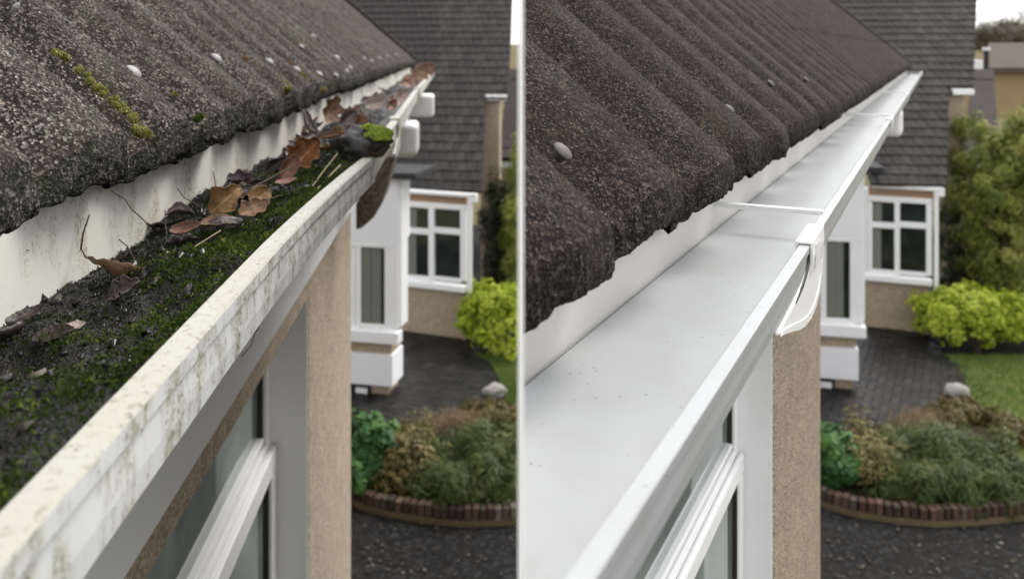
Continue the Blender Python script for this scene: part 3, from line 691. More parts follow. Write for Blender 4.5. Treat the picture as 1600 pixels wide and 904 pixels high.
hq = np.random.RandomState(21)
for i in range(30):
    Yl = 1.62+2.6*hq.uniform(0, 1)**1.5; vl = hq.uniform(-.35, -.19); pl_ = FL.P(FL.S(Yl, vl), vl, -.205+hq.uniform(0, .035))
    o = leaf(CX+F*pl_.x/pl_.y, HZ-F*pl_.z/pl_.y, pl_.y/KL, hq.uniform(.035, .075), hq.uniform(.02, .045), [D_BROWN, D_PURP, D_RED, D_PURP, D_BROWN, D_TAN][hq.randint(6)], 'one of the rotting leaves heaped in the dirty gutter beyond the mossy clod', hq.uniform(0, 180), hq.uniform(-10, 55), hq.uniform(-40, 70), curl=hq.uniform(.2, .8), bend=hq.uniform(-.3, .6), lobes=int(hq.randint(0, 4)), seed=60+i, rag=.3)
    o['group'] = 'rotting leaves heaped beyond the clod'
hb = np.random.RandomState(33)
for i in range(16):
    Yl = [.62, .7, .9, .98, 1.02, 1.06, 1.1, 1.14, 1.18, 1.22, 1.26, 1.3, 1.36, 1.42, 1.46, 1.5][i]; vl = hb.uniform(-.355, -.27); sl = FL.S(Yl, vl)
    zz = float(dz_surf(np.array([sl]), np.array([vl]))[0]); pl_ = FL.P(sl, vl, zz+.003+.008*hb.uniform())
    o = leaf(CX+F*pl_.x/pl_.y, HZ-F*pl_.z/pl_.y, pl_.y/KL, hb.uniform(.03, .055), hb.uniform(.016, .032), [D_DARK, D_PURP, D_DARK, D_BROWN][i % 4], 'one of the blackened wet leaves half sunk in the silt along the fascia', hb.uniform(-20, 80), hb.uniform(-5, 30), hb.uniform(-20, 60), curl=hb.uniform(.4, .9), bend=hb.uniform(-.3, .6), lobes=int(hb.randint(0, 3)), seed=120+i, rag=.25)
    o['group'] = 'blackened leaves sunk in the silt'
# ---- twigs and stalks
def twig(pts, rad, mat, label, cat='twig', name='twig'):
    P3 = [rayl(x, y, Y) for x, y, Y in pts]; Q = []
    for i in range(len(P3)-1):
        for k in range(4):
            f = k/4; Q.append(P3[i].lerp(P3[i+1], f))
    Q.append(P3[-1]); o = link(name, tube(Q, rad*KL), mat, smooth=True); tag(o, label, cat); return o
twig([(174, 298, .86), (196, 312, .88), (205, 326, .88), (226, 345, .89), (238, 363, .89)], .0006, STEM, 'dark bent stalk hanging from the tile edge across the fascia')
twig([(277, 294, 1.02), (288, 309, 1.01), (314, 323, 1.0)], .0006, STEM, 'short curved stalk on the fascia left of the tan lobed leaf')
twig([(258, 328, .97), (258, 350, .96), (261, 371, .95)], .0007, STEM, 'upright stalk on the fascia above the small reddish leaf')
twig([(186, 374, .86), (199, 385, .85), (216, 416, .84)], .0006, STEM, 'short forked stalk behind the curled stalked leaf')
twig([(333, 268, 1.08), (336, 282, 1.07), (338, 298, 1.06)], .0008, STEM, 'tiny upright stalk on the fascia behind the tan leaf')
twig([(177, 457, .77), (218, 440, .765), (258, 437, .77)], .0009, STEM, 'grey stick lying under the curled stalked leaf')
twig([(262, 430, .82), (300, 388, .865), (345, 360, .91)], .0008, STRAW, 'pale straw stalk leaning on the moss below the leaf heap', 'straw', 'straw')
twig([(388, 296, 1.1), (420, 280, 1.16), (452, 262, 1.22)], .001, STEM, 'brown twig running from the tan leaf to the large rusty leaf')
twig([(408, 314, 1.08), (440, 305, 1.12), (470, 300, 1.14)], .0007, STEM, 'thin reddish twig over the moss below the brown twig')
twig([(478, 305, 1.16), (502, 272, 1.25), (527, 240, 1.36)], .0011, STRAW, 'straw blade bent along the rim beside the large rusty leaf', 'straw', 'straw')
twig([(492, 300, 1.18), (515, 275, 1.27), (532, 258, 1.33)], .0016, STRAW, 'yellowish straw blade against the inside of the rim', 'straw', 'straw')
twig([(34, 625, .50), (55, 615, .51), (72, 606, .52)], .0009, STEM, 'short stick on the silt beside the moss, lower left')
twig([(0, 380, .72), (18, 388, .72), (45, 391, .725)], .0005, STEM, 'hair thin root on the fascia at the left picture edge')
twig([(378, 556, .83), (392, 540, .86), (398, 520, .875), (405, 510, .89)], .0005, STEM, 'thin root curling below the stained gutter face')

# ---- mossy clod on the rim at the joint
def blob(c, rad, seed, amp=.25, n=3, mat=None, name='blob'):
    bm = bmesh.new(); bmesh.ops.create_icosphere(bm, subdivisions=n, radius=1)
    co = np.array([v.co[:] for v in bm.verts]); d = 1+amp*fbm(co+seed, 1.6, 4)
    for v, k_ in zip(bm.verts, d): v.co = Vector((v.co.x*rad[0]*k_, v.co.y*rad[1]*k_, v.co.z*rad[2]*k_))
    me = bpy.data.meshes.new(name); bm.to_mesh(me); bm.free(); me.materials.append(mat); me.shade_smooth(); me.transform(Matrix.Translation(c)); return me
cl_c = rayl(572, 226, 1.52)
clod = empty('mossy_clod', cl_c-Vector((0, 0, .03)), 'black clod of dirt with bright green moss on the gutter rim', 'clod')
keep(link('dirt', blob(cl_c+Vector((-.014, .0, .0)), (.062, .042, .036), 3, .4, 4, CLOD), None), clod)
d = np.random.RandomState(5).normal(0, 1, (9000, 3)); d /= np.linalg.norm(d, axis=1)[:, None]; d[:, 2] = np.abs(d[:, 2])
cc = np.array(cl_c)+np.array([.016, -.004, .015])+d*np.array([.044, .036, .028])*(1+.3*vn(d, 2.2))[:, None]
kk = (d[:, 0]+d[:, 2]*.6+.35*vn(d, 3.1) > .15)
build_cloud('moss', [leaf_cloud(cc[kk], d[kk], .008, .002, .8, None, up=(0, 0, .8))], L_MOSSB, clod)

# ---- moss tufts on the tiles
def tuft(pxs, r, mat, label, n=420, h=.006, group=None):
    P_ = []
    for px, py in pxs:
        p = np.array(plane_hit(px, py, p0_l, n_l)); q = np.random.RandomState(int(px*7+py))
        d = q.normal(0, 1, (n, 3)); d /= np.linalg.norm(d, axis=1)[:, None]
        rr_ = r*KL*q.uniform(.6, 1.25)
        C = p+d*np.array([rr_, rr_, rr_*.8])*q.uniform(.5, 1, (n, 1)); P_.append(leaf_cloud(C, d, h*KL, h*.33*KL, .5, None, up=(0, 0, .9), rs_=q))
    o = build_cloud('moss_tuft', P_, mat); tag(o, label, 'moss', group); return o
qs = np.random.RandomState(4); strip = [(88+f*124+qs.normal(0, 2.2), 80+f*108+qs.normal(0, 2.2)) for f in qs.uniform(0, 1, 34) if not .16 < f < .22]
tuft(strip, .0036, L_MOSSY, 'strip of yellow green moss in the valley between the two nearest tiles', 150, .0062)
tuft([(222, 207), (232, 210), (214, 203)], .006, L_MOSSY, 'moss tuft at the tile edge below the yellow moss strip', 420)
tuft([(308, 186), (313, 182)], .0045, L_MOSS, 'small green moss tuft on a tile nose right of the nearest cap', 320)
tuft([(273, 147)], .0035, L_MOSSY, 'tiny green moss sprig between the first and second caps', 200)
tuft([(384, 92)], .0068, L_MOSSO, 'orange moss tuft left of the third domed cap', 500)
tuft([(440, 120), (446, 130), (450, 138)], .0075, L_MOSSY, 'rounded yellow green moss cushion below the third cap', 460)
tuft([(453, 100)], .0065, L_MOSSO, 'orange moss tuft above the fourth cap', 420)
tuft([(474, 118), (480, 126)], .008, L_MOSSY, 'faint yellow moss tuft right of the fourth cap', 360)
tuft([(505, 140)], .008, L_MOSSY, 'small moss speck low on the tiles above the broad brown leaf', 260)

# ================================================================== RIGHT: clean house and gutter
KK = .68
FR = Frame(math.atan((1462-CX)/F), KK); GR = GZ/KK
KR = FR.c
VT_R, HT_R, P_R, A_R = -.3566, .2046, .345, .070
house_r = empty('clean_house', FR.P(2.2, -.9, GR), 'pebbledashed house with dark brown roof tiles above the clean gutter', 'house')
END_R = 15.3
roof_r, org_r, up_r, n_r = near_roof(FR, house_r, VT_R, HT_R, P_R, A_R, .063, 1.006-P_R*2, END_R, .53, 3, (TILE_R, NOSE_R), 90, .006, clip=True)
keep(link('verge_strip', extrude_poly([org_r(END_R-.1)+n_r*(A_R+.02), org_r(END_R+.1)+n_r*(A_R+.02), org_r(END_R+.1)-n_r*.05, org_r(END_R-.1)-n_r*.05], [p+up_r*1.65 for p in (org_r(END_R-.1)+n_r*(A_R+.05), org_r(END_R+.1)+n_r*(A_R+.05), org_r(END_R+.1)-n_r*.05, org_r(END_R-.1)-n_r*.05)]), BGT2), house_r)
p0_r = org_r(1.0)+n_r*(A_R*.93)
for px, py, r in ((878, 238, .0155), (1139, 171, .0145), (1204, 131, .0145), (1259, 125, .014)):
    fixing_cap(roof_r, px, py, r, p0_r, n_r, FR, up_r, CAP_R)

RH1, RH2 = .33, .387
RLO, RLI, RVB = -.660*RH1*KR, -.710*RH1*KR, -1.227*RH2*KR
VW_R = -.50*KR
sRr = FR.S(2.56, VW_R); sCr = FR.S(3.62, VW_R); ztr = -.74; vpr = VW_R-.105
wall_piece(FR, house_r, sRr+.008, sCr, -.85, VW_R, GR, -.60, PEB_R, b=.012, clip=True)
wall_piece(FR, house_r, .3, sRr+.006, VW_R-.2, VW_R, ztr, -.60, PEB_R, 'lintel_band', clip=True)
wall_piece(FR, house_r, .3, sRr+.006, VW_R-.2, VW_R, GR, -2.3, PEB_R, 'wall', clip=True)
wall_piece(FR, house_r, sRr+.001, sRr+.0078, vpr-.05, VW_R-.004, -2.29, ztr-.001, PAINT, 'reveal')
window_near(FR, house_r, 1.35, sRr, vpr, ztr, -1.25, -2.25)
wall_piece(FR, house_r, .3, END_R, RVB-.022, RVB-.0016, -.60, -.235, FASCW, 'fascia_board', clip=True)
wall_piece(FR, house_r, .3, END_R, -.75, RVB-.023, -.598, -.58, PAINT, 'soffit', clip=True)

gut_r = empty('clean_gutter', FR.P(1.6, -.3, -RH2), 'clean empty white gutter with a square rim, right of the divider', 'gutter')
pr = gutter_prof(RVB, RLO, RLI, -RH2, -RH1, -RH2+.004)
me = sweep(FR, pr, [.2, END_R]); clip_x(me, T2+.0004); o = link('trough', me, GUTW); keep(o, gut_r)
keep(link('back_seal', clip_x(boxf(FR, .3, END_R-.1, RVB+.0031, RVB+.0040, -RH2+.0042, -RH2+.0048)), SEALG), gut_r)
def strap(Y, wd=.017):
    s_ = FR.S(Y, RLI); o = link('strap', boxf(FR, s_-wd/2, s_+wd/2, RVB+.001, RLI+.004, -RH1+.001, -RH1+.0055), BRACK); bev(o, .001); keep(o, gut_r)
    o = link('strap_rib', boxf(FR, s_-wd/2-.0015, s_-wd/2+.001, RVB+.001, RLI-.003, -RH1-.004, -RH1+.0008), BRACK); keep(o, gut_r)
for Y in (1.70, 4.25, 6.6, 9.8, 13.0): strap(Y)
s0 = FR.S(1.415, RLO); s1 = FR.S(1.56, RLO)
clip_band(FR, gut_r, s0, s1, None, RVB, RLO, RLI, -RH1, -RH2, BRACK, .006)
for a in (.035, .055, .075): keep(bev(link('clip_rib', boxf(FR, s0+a, s0+a+.008, RLO+.0085, RLO+.0105, -RH2+.012, -RH1-.004), BRACK), .0008), gut_r)
for Y in (4.0, 6.3, 9.4, 12.6):
    a = FR.S(Y, RLO); clip_band(FR, gut_r, a, a+.12, None, RVB, RLO, RLI, -RH1, -RH2, BRACK, .006)
# curved hanger fin below the rim at the joint
fin = [(1.425, -.345), (1.572, -.345), (1.572, -.387), (1.560, -.419), (1.533, -.442), (1.49, -.455), (1.43, -.458), (1.36, -.449), (1.30, -.435), (1.25, -.420), (1.19, -.403), (1.143, -.391), (1.145, -.385), (1.28, -.382), (1.345, -.377), (1.395, -.367), (1.418, -.356)]
plate(FR, RLO-.0035, RLO+.0028, fin, BRACK, 'hanger_fin', gut_r, .002)
oc = [(1.574, -.350), (1.574, -.387), (1.562, -.420), (1.535, -.443), (1.49, -.456), (1.43, -.459), (1.36, -.450), (1.30, -.436), (1.25, -.421), (1.19, -.404), (1.145, -.3925)]
ic = [(1.165, -.391), (1.20, -.398), (1.26, -.412), (1.315, -.426), (1.37, -.438), (1.43, -.445), (1.48, -.442), (1.52, -.432), (1.544, -.413), (1.554, -.387), (1.554, -.350)]
plate(FR, RLO+.0029, RLO+.0044, oc+ic, BRACK, 'hanger_band', gut_r, .0006)
gap = [(1.413, -.335), (1.421, -.335), (1.421, -.357), (1.398, -.371), (1.347, -.383), (1.28, -.3885), (1.275, -.385), (1.342, -.377), (1.390, -.366), (1.413, -.353)]
plate(FR, RLO+.0010, RLO+.0036, gap, BLACK, 'seal', gut_r, 0.0004)
hopper(FR, gut_r, FR.S(5.6, RLO), FR.S(5.85, RLO), RVB+.02, RLO-.01, -.585, -.392, WHITE)

# ================================================================== BACKGROUND, once per garden
def garden(side):
    L = side == 'L'; DX = -727 if L else 0; HY = 9 if L else 0
    where = 'below the dirty gutter' if L else 'below the clean gutter'
    w2 = 'dirty gutter' if L else 'clean gutter'
    X = lambda px: px+DX
    clipf = (lambda C: C[:, 0] < -.02) if L else None
    G = lambda px, py, z=GZ: gpt(X(px), py, z)
    seed = 100 if L else 300
    # ---------- house across the garden
    PH = R(8); U = Vector((math.cos(PH), -math.sin(PH), 0)); D = Vector((math.sin(PH), math.cos(PH), 0))
    A0 = ray(X(1420), 287+HY, 14.7); house = empty('wing_house', (A0.x, A0.y, GZ), 'tile roofed house with white bay windows across the garden %s' % where, 'house')
    def onplane(px, py, p0, nrm):
        d = ray(X(px), py+HY, 1.0); return d*(p0.dot(nrm)/d.dot(nrm))
    # roof plane
    tl = math.radians(40); UP = D*math.cos(tl)+Vector((0, 0, math.sin(tl))); NR = -D*math.sin(tl)+Vector((0, 0, math.cos(tl)))
    def loc(px, py):
        p = onplane(px, py, A0, NR)-A0; return p.dot(U), p.dot(UP)
    eL = loc(1362, 287)[0]; eR = loc(1479, 287)[0]; stepb = loc(1500, 143)[1]; eT = loc(1485, 146)[0]; u0 = loc(1521, 143)[0]; uT, uTb = loc(1529, -60)
    edgeR = lambda b: eR+(eT-eR)*b/stepb if b < stepb-.05 else u0+(uT-u0)*(b-stepb)/(uTb-stepb)
    gaug, tw = .235, .165; ncr = 34
    left_lim = -3.6
    base = link('roof', extrude_poly([A0+U*a+UP*b-NR*.03 for a, b in ((left_lim, .35), (eL, .35), (eL, .02), (eR, .02), (eT, stepb), (u0, stepb), (edgeR(gaug*ncr), gaug*ncr), (left_lim, gaug*ncr))],
                                     [A0+U*a+UP*b-NR*.10 for a, b in ((left_lim, .35), (eL, .35), (eL, .02), (eR, .02), (eT, stepb), (u0, stepb), (edgeR(gaug*ncr), gaug*ncr), (left_lim, gaug*ncr))]), FELT); keep(base, house)
    rot = Matrix((U, UP, NR)).transposed().to_4x4()
    def tmesh(wd):
        x = np.linspace(0, wd-.006, 5); zz = np.array([0, .004, .005, .004, .0]); V = []
        for (y, dzv) in ((-.03, .018), (gaug, 0)):
            for xi, zi in zip(x, zz): V.append((xi, y, zi+dzv))
        for xi, zi in zip(x, zz): V.append((xi, -.03, zi+.018-.03))
        Fc = [(i, i+1, i+6, i+5) for i in range(4)]+[(10+i, 11+i, i+1, i) for i in range(4)]
        me = pymesh('tile', V, Fc); me.materials.append(BGT); return me
    tm = tmesh(tw); spots = []
    for j in range(ncr):
        b = j*gaug; xo = (j % 2)*tw*.5
        a0, a1 = (eL if b < .35 else left_lim), edgeR(b)
        a = math.floor((a0-xo)/tw)*tw+xo
        while a < a1-.03:
            if a >= a0-.02:
                p = A0+U*a+UP*b; px = CX+F*p.x/p.y
                py = HZ-F*p.z/p.y
                if py > -60: spots.append((a, b, min(tw, a1-a), j, px, py))
            a += tw
    lim = (1400 if not L else 675); vis = [q for q in spots if q[4] > lim-14*(q[5] > 200)]
    vis = sorted(vis, key=lambda q: q[1])[:298]; ids = set((q[0], q[1]) for q in vis)
    rest = [q for q in spots if (q[0], q[1]) not in ids]
    for a, b, wd, j, px, py in vis:
        o = bpy.data.objects.new('tile', tm); COL.objects.link(o); o.parent = base; o.matrix_parent_inverse = Matrix.Identity(4)
        o.matrix_basis = Matrix.Translation(A0+U*a+UP*(b+random.uniform(-.006, .006))+NR*random.uniform(0, .006)) @ rot @ Matrix.Diagonal((wd/tw, 1, 1, 1))
    tv = np.array([v.co[:] for v in tm.vertices]); tf = [tuple(p.vertices) for p in tm.polygons]
    V = []; Fc = []
    for a, b, wd, j, px, py in rest:
        Mx = Matrix.Translation(A0+U*a+UP*b+NR*random.uniform(0, .006)) @ rot; n0 = len(V)
        V += [Mx @ Vector((v[0]*wd/tw, v[1], v[2])) for v in tv]; Fc += [tuple(i+n0 for i in f) for f in tf]
    if V:
        o = link('upper_tile', pymesh('upper_tile', V, Fc), BGT); o.parent = base; o['kind'] = 'stuff'
    def slab(nm, px0, px1, py0, py1, p0, depth, mat, thick=.04, b=.006, parent=None, dirU=U, dirD=D):
        """upright box whose front face spans the pixel box on the plane through p0"""
        nr = -dirD; a = onplane(px0, py0, p0, nr); c = onplane(px1, py1, p0, nr)
        a0 = (a-p0).dot(dirU); a1 = (c-p0).dot(dirU)
        z1 = a.z*.5+onplane(px1, py0, p0, nr).z*.5; z0 = c.z*.5+onplane(px0, py1, p0, nr).z*.5
        q = [p0+dirU*a0, p0+dirU*a1]; f = []
        for zz in (z0, z1): f.append([Vector((q[0].x, q[0].y, zz)), Vector((q[1].x, q[1].y, zz))])
        fr_ = [f[0][0]-dirD*depth, f[0][1]-dirD*depth, f[1][1]-dirD*depth, f[1][0]-dirD*depth]
        o = link(nm, extrude_poly(fr_, [v+dirD*thick for v in fr_]), mat); 
        if b: bev(o, b)
        if parent is None: keep(o, house)
        else: o.parent = parent
        return o
    # upper eave: white fascia cap and rendered wall below it
    pu = A0+UP*stepb+D*.05
    slab('fascia_cap', 1487, 1520, 139, 148, pu, .08, WHITE, .2)
    slab('wall', 1478, 1507, 149, 560, pu+D*.05, 0, PEBF, .3)
    # angled bay
    PB = R(21); BU = Vector((math.cos(PB), -math.sin(PB), 0)); BD = Vector((math.sin(PB), math.cos(PB), 0))
    b0 = gpt(X(1438), 520+HY); b0.z = 0
    S = lambda nm, x0, x1, y0, y1, dep, mat, th=.05, b=.006, par=None: slab(nm, x0, x1, y0, y1, b0, dep, mat, th, b, par, BU, BD)
    S('wall', 1352, 1452, 440, 560, 0, PEBF, .4)
    S('lintel_band', 1357, 1458, 296, 308, .0, LINTEL, .3)
    S('eave_gutter', 1363, 1474, 289, 295.5, .10, WHITE, .09, .02)
    wf = S('window', 1357, 1456, 307.5, 316, .03, WHITE, .07)
    S('sill', 1347, 1456, 431, 440, .10, WHITE, .16, .01)
    S('frame', 1357, 1363, 316.3, 430, .03, WHITE, .07, .006, wf); S('frame', 1447, 1456, 316.3, 430, .03, WHITE, .07, .006, wf)
    S('frame', 1397.5, 1406, 316.3, 430, .031, WHITE, .072, .006, wf); S('frame', 1363, 1397.3, 347, 356, .030, WHITE, .07, .006, wf); S('frame', 1406.3, 1447, 347, 356, .030, WHITE, .07, .006, wf)
    S('frame', 1363, 1397.3, 421, 430, .03, WHITE, .07, .006, wf); S('frame', 1406.3, 1447, 424, 430, .03, WHITE, .07, .006, wf)
    for x0, x1, y0, y1 in ((1362, 1398, 316, 348), (1406, 1448, 316, 348), (1362, 1398, 355, 422), (1406, 1448, 355, 425)):
        S('pane', x0, x1, y0, y1, -.02, GLASSF, .01, 0, wf)
    S('curtain', 1364, 1377, 357, 420, .0, CURT, .015, 0, wf); S('curtain', 1364, 1378, 318, 345, .0, CURT, .015, 0, wf)
    S('bay_side', 1352, 1357, 296, 431, .0, WHITE, .4)
    pp = S('downpipe', 1459, 1466, 296, 500, .08, WHITE, .07, .02)
    S('pipe_shoe', 1464, 1475, 293, 306, .1, WHITE, .07, .015)
    # nearer white bay, partly hidden by the near wall
    c0 = gpt(X(1335), 612+HY); c0.z = 0
    PC = R(12); CU = Vector((math.cos(PC), -math.sin(PC), 0)); CD = Vector((math.sin(PC), math.cos(PC), 0))
    Q = lambda nm, x0, x1, y0, y1, dep, mat, th=.05, b=.006, par=None: slab(nm, x0, x1, y0, y1, c0, dep, mat, th, b, par, CU, CD)
    XL = 1225
    Q('white_wall', XL, 1349, 268, 368, .0, WREND, .5)
    Q('flat_roof', XL, 1380, 258, 268, .10, FELT, .9, .01)
    wl = Q('window', XL, 1349, 368.5, 376, .01, WHITE, .08)
    Q('frame', 1328, 1349, 376.3, 503, .01, WHITE, .08, .006, wl); Q('frame', 1283, 1291, 376.3, 503, .01, WHITE, .08, .006, wl); Q('frame', XL, 1282.5, 376.3, 503, .01, WHITE, .08, .006, wl)
    Q('frame', 1291.3, 1327.7, 497, 503, .01, WHITE, .08, .006, wl)
    Q('pane', 1291, 1328, 376, 498, -.03, GLASSF, .01, 0, wl)
    for x0_, x1_ in ((1291.5, 1306), (1306.3, 1322 if L else 1318)): Q('curtain', x0_, x1_, 377, 497, -.012-.006*random.random(), CURT, .012, .004, wl)
    Q('sill', XL, 1352, 503.5, 522, .09, WHITE, .2, .012)
    Q('render_band', XL, 1338, 522.5, 540, -.02, PEBF, .4)
    Q('white_panel', XL, 1341, 540.5, 589, .03, WREND, .45)
    Q('plinth', 1305, 1332, 589.5, 620, -.05, PEBF, .4)
    va = Q('air_vent', XL, 1304.5, 593, 613, -.03, BLACK, .3); Q('vent_cover', 1282, 1300, 597, 607, -.012, WREND, .02, .004, va)
    Q('white_corner', 1341.5, 1352, 268.5, 503, -.04, WHITE, .3)

    # ---------- paving
    path = tag(link('path', pymesh('path', [G(x, y, GZ+.006) for x, y in ((1262, 700), (1262, 600), (1345, 496), (1440, 521), (1500, 570), (1520, 604), (1500, 640), (1410, 668), (1330, 690))], [tuple(range(9))]), EARTH), kind='structure')
    poly = [(G(x, y).x, G(x, y).y) for x, y in ((1275, 692), (1275, 622), (1345, 500), (1440, 523), (1498, 572), (1514, 606), (1496, 638), (1410, 664), (1330, 686))]
    def inside(x, y):
        r = False; j = len(poly)-1
        for i in range(len(poly)):
            if (poly[i][1] > y) != (poly[j][1] > y) and x < (poly[j][0]-poly[i][0])*(y-poly[i][1])/(poly[j][1]-poly[i][1])+poly[i][0]: r = not r
            j = i
        return r
    bm = bmesh.new(); bmesh.ops.create_cube(bm, size=1); 
    for v in bm.verts: v.co = Vector((v.co.x*.238, v.co.y*.113, v.co.z*.04))
    bmesh.ops.bevel(bm, geom=bm.edges[:], offset=.006, segments=1, affect='EDGES'); pm = bpy.data.meshes.new('paver'); bm.to_mesh(pm); bm.free(); pm.materials.append(PAVE)
    cen = G(1400, 590); ang = R(62) ; ca, sa = math.cos(ang), math.sin(ang); cand = []
    bw = .12
    for i in range(-40, 40):
        for j in range(-40, 40):
            # herringbone: each cell pair
            if (i-j) % 4 == 0: lx, ly, rz = (i+1)*bw, (j+.5)*bw, 0
            elif (i-j) % 4 == 2: lx, ly, rz = (i+.5)*bw, j*bw, math.pi/2
            else: continue
            x = cen.x+lx*ca-ly*sa; y = cen.y+lx*sa+ly*ca
            if inside(x, y): cand.append((y, x, rz+ang))
    cand.sort(); V = []; Fc = []
    for k_, (y, x, rz) in enumerate(cand):
        Mx = Matrix.Translation((x, y, GZ+.004+random.uniform(-.002, .002))) @ Matrix.Rotation(rz, 4, 'Z') @ Matrix.Rotation(random.uniform(-.02, .02), 4, 'X')
        if k_ < 299:
            o = bpy.data.objects.new('paver', pm); COL.objects.link(o); o.parent = path; o.matrix_basis = Mx
        else:
            n0 = len(V); V += [Mx @ v.co for v in pm.vertices]; Fc += [tuple(i+n0 for i in p.vertices) for p in pm.polygons]
    if V:
        o = link('far_paver', pymesh('far_paver', V, Fc), PAVE); o.parent = path; o['kind'] = 'stuff'

    # ---------- planting bed with brick edging
    front = [(1240, 760), (1270, 778), (1300, 792), (1340, 803), (1400, 812), (1453, 817), (1520, 815), (1600, 806), (1680, 785)]
    back = [(1680, 700), (1600, 735), (1560, 690), (1520, 640), (1480, 640), (1400, 665), (1330, 690), (1240, 705)]
    fp = [G(x, y) for x, y in front]; bp = [G(x, y) for x, y in back]
    if L:
        fp = [p for p in fp if p.x < -.03]+[Vector((-.03, G(1531, 814).y, GZ))]; bp = [Vector((-.03, G(1531, 650).y, GZ))]+[p for p in bp if p.x < -.03]
    o = link('bed_soil', pymesh('bed', [Vector((p.x, p.y, GZ+.11)) for p in fp+bp], [tuple(range(len(fp+bp)))]), EARTH); tag(o, kind='structure')
    edg = empty('brick_edging', fp[len(fp)//2], 'curved edging of upright red bricks round the bed %s' % where, 'edging')
    # resample curve
    pts = []; 
    for i in range(len(fp)-1):
        for k_ in range(40): pts.append(fp[i].lerp(fp[i+1], k_/40))
    acc = 0; last = pts[0]; k_ = 0; bw_ = .078
    bm = bmesh.new(); bmesh.ops.create_cube(bm, size=1)
    for v in bm.verts: v.co = Vector((v.co.x*.068, v.co.y*.11, v.co.z*.13+.115))
    bmesh.ops.bevel(bm, geom=bm.edges[:], offset=.007, segments=1, affect='EDGES'); bmh = bpy.data.meshes.new('brick'); bm.to_mesh(bmh); bm.free(); bmh.materials.append(BRICK)
    kv0, kv1 = [], []
    for i in range(1, len(pts)-1):
        t = (pts[i+1]-pts[i-1]).normalized(); nn = Vector((t.y, -t.x, 0))
        if nn.y > 0: nn = -nn
        if i % 10 == 1:
            kv0.append(pts[i]+nn*.075); kv1.append(pts[i]-nn*.06)
        if (pts[i]-last).length >= bw_:
            last = pts[i]; o = bpy.data.objects.new('brick', bmh); COL.objects.link(o); keep(o, edg)
            o.matrix_basis = Matrix.Translation(pts[i]+nn*random.uniform(-.008, .008)+Vector((0, 0, random.uniform(-.012, .008)))) @ Matrix.Rotation(math.atan2(t.y, t.x)+random.uniform(-.06, .06), 4, 'Z') @ Matrix.Rotation(random.uniform(-.05, .05), 4, 'Y')
    n = len(kv0); V = [p+Vector((0, 0, .0)) for p in kv0]+[p+Vector((0, 0, .05)) for p in kv0]+[p+Vector((0, 0, .055)) for p in kv1]
    Fc = [(i, i+1, n+i+1, n+i) for i in range(n-1)]+[(n+i, n+i+1, 2*n+i+1, 2*n+i) for i in range(n-1)]
    keep(link('footing', pymesh('footing', V, Fc), KERB), edg)

    # ---------- lawn
    lp = [G(x, y) for x, y in ((1470, 556), (1720, 556), (1760, 780), (1680, 700), (1600, 735), (1560, 690), (1520, 640), (1512, 604), (1495, 570))]
    if L: lp = [Vector((min(p.x, -.03), p.y, p.z)) for p in lp]
    sheet('lawn', lp, GRASSG, GZ+.012)
    q = np.random.RandomState(seed); n = 26000
    C = np.stack([q.uniform(min(p.x for p in lp), max(p.x for p in lp), n), q.uniform(min(p.y for p in lp), max(p.y for p in lp), n), np.full(n, GZ+.035)], -1)
    poly = [(p.x, p.y) for p in lp]; k = np.array([inside(x, y) for x, y in C[:, :2]])
    C = C[k]
    if len(C):
        o = build_cloud('grass', [leaf_cloud(C, np.tile([0, -.6, .3], (len(C), 1)), .07, .010, .8, np.clip(.5+.5*vn(C, 1.4)+q.normal(0, .2, len(C)), 0, 1), up=(0, 0, 1.2), rs_=q)], L_GRASS)
        tag(o, 'short olive green lawn grass %s' % where, 'grass', kind='stuff')
    # fallen leaves on the drive
    n = 130; C = np.stack([q.uniform(X(1240)-CX, X(1640)-CX, n), q.uniform(815, 930, n)], -1)
    W_ = np.array([gpt(CX+a, b, GZ+.012)[:] for a, b in C]); 
    if clipf: W_ = W_[clipf(W_)]
    o = build_cloud('leaf_litter', [leaf_cloud(W_, np.tile([0, 0, 1.0], (len(W_), 1)), .045, .03, .25, q.uniform(0, 1, len(W_))**2.2, rs_=q)], L_FALL); tag(o, 'scattered fallen leaves on the dark drive %s' % where, 'fallen leaves', kind='stuff')

    # ---------- plants
    def plant(nm, label, cat, px, py, parts, mat, stems=6, sh=.3, smat=BARK, spread=.15):
        b = G(px, py); r_ = empty(nm, b, label, cat)
        build_cloud('crown', parts(b), mat, r_)
        qq = random.Random(seed+px)
        for i in range(stems):
            a = qq.uniform(0, 6.28); e = b+Vector((math.cos(a)*spread, math.sin(a)*spread, sh*qq.uniform(.7, 1.1))); mid = b.lerp(e, .5)+Vector((qq.uniform(-.03, .03), qq.uniform(-.03, .03), .03))
            keep(link('stem', tube([b+Vector((math.cos(a)*.03, math.sin(a)*.03, 0)), mid, e], [.02*sh+.006, .014*sh+.004, .005]), smat), r_)
        return r_
    cr = lambda *a, **k_: crown(*a, clip=clipf, **k_)
    # clipped lime bush
    plant('lime_bush', 'bright lime green rounded bush at the corner of the bay %s' % where, 'bush', 1528, 556,
          lambda b: [cr(b+Vector((0, .45, .50)), (.88, .62, .52), 240, 15000, .085, .05, clump=.15, seed=seed+1, hue=.55, low=-.5), cr(b+Vector((.75, .5, .46)), (.55, .5, .46), 130, 7000, .085, .05, clump=.15, seed=seed+2, hue=.55)], L_LIME, 7, .6)
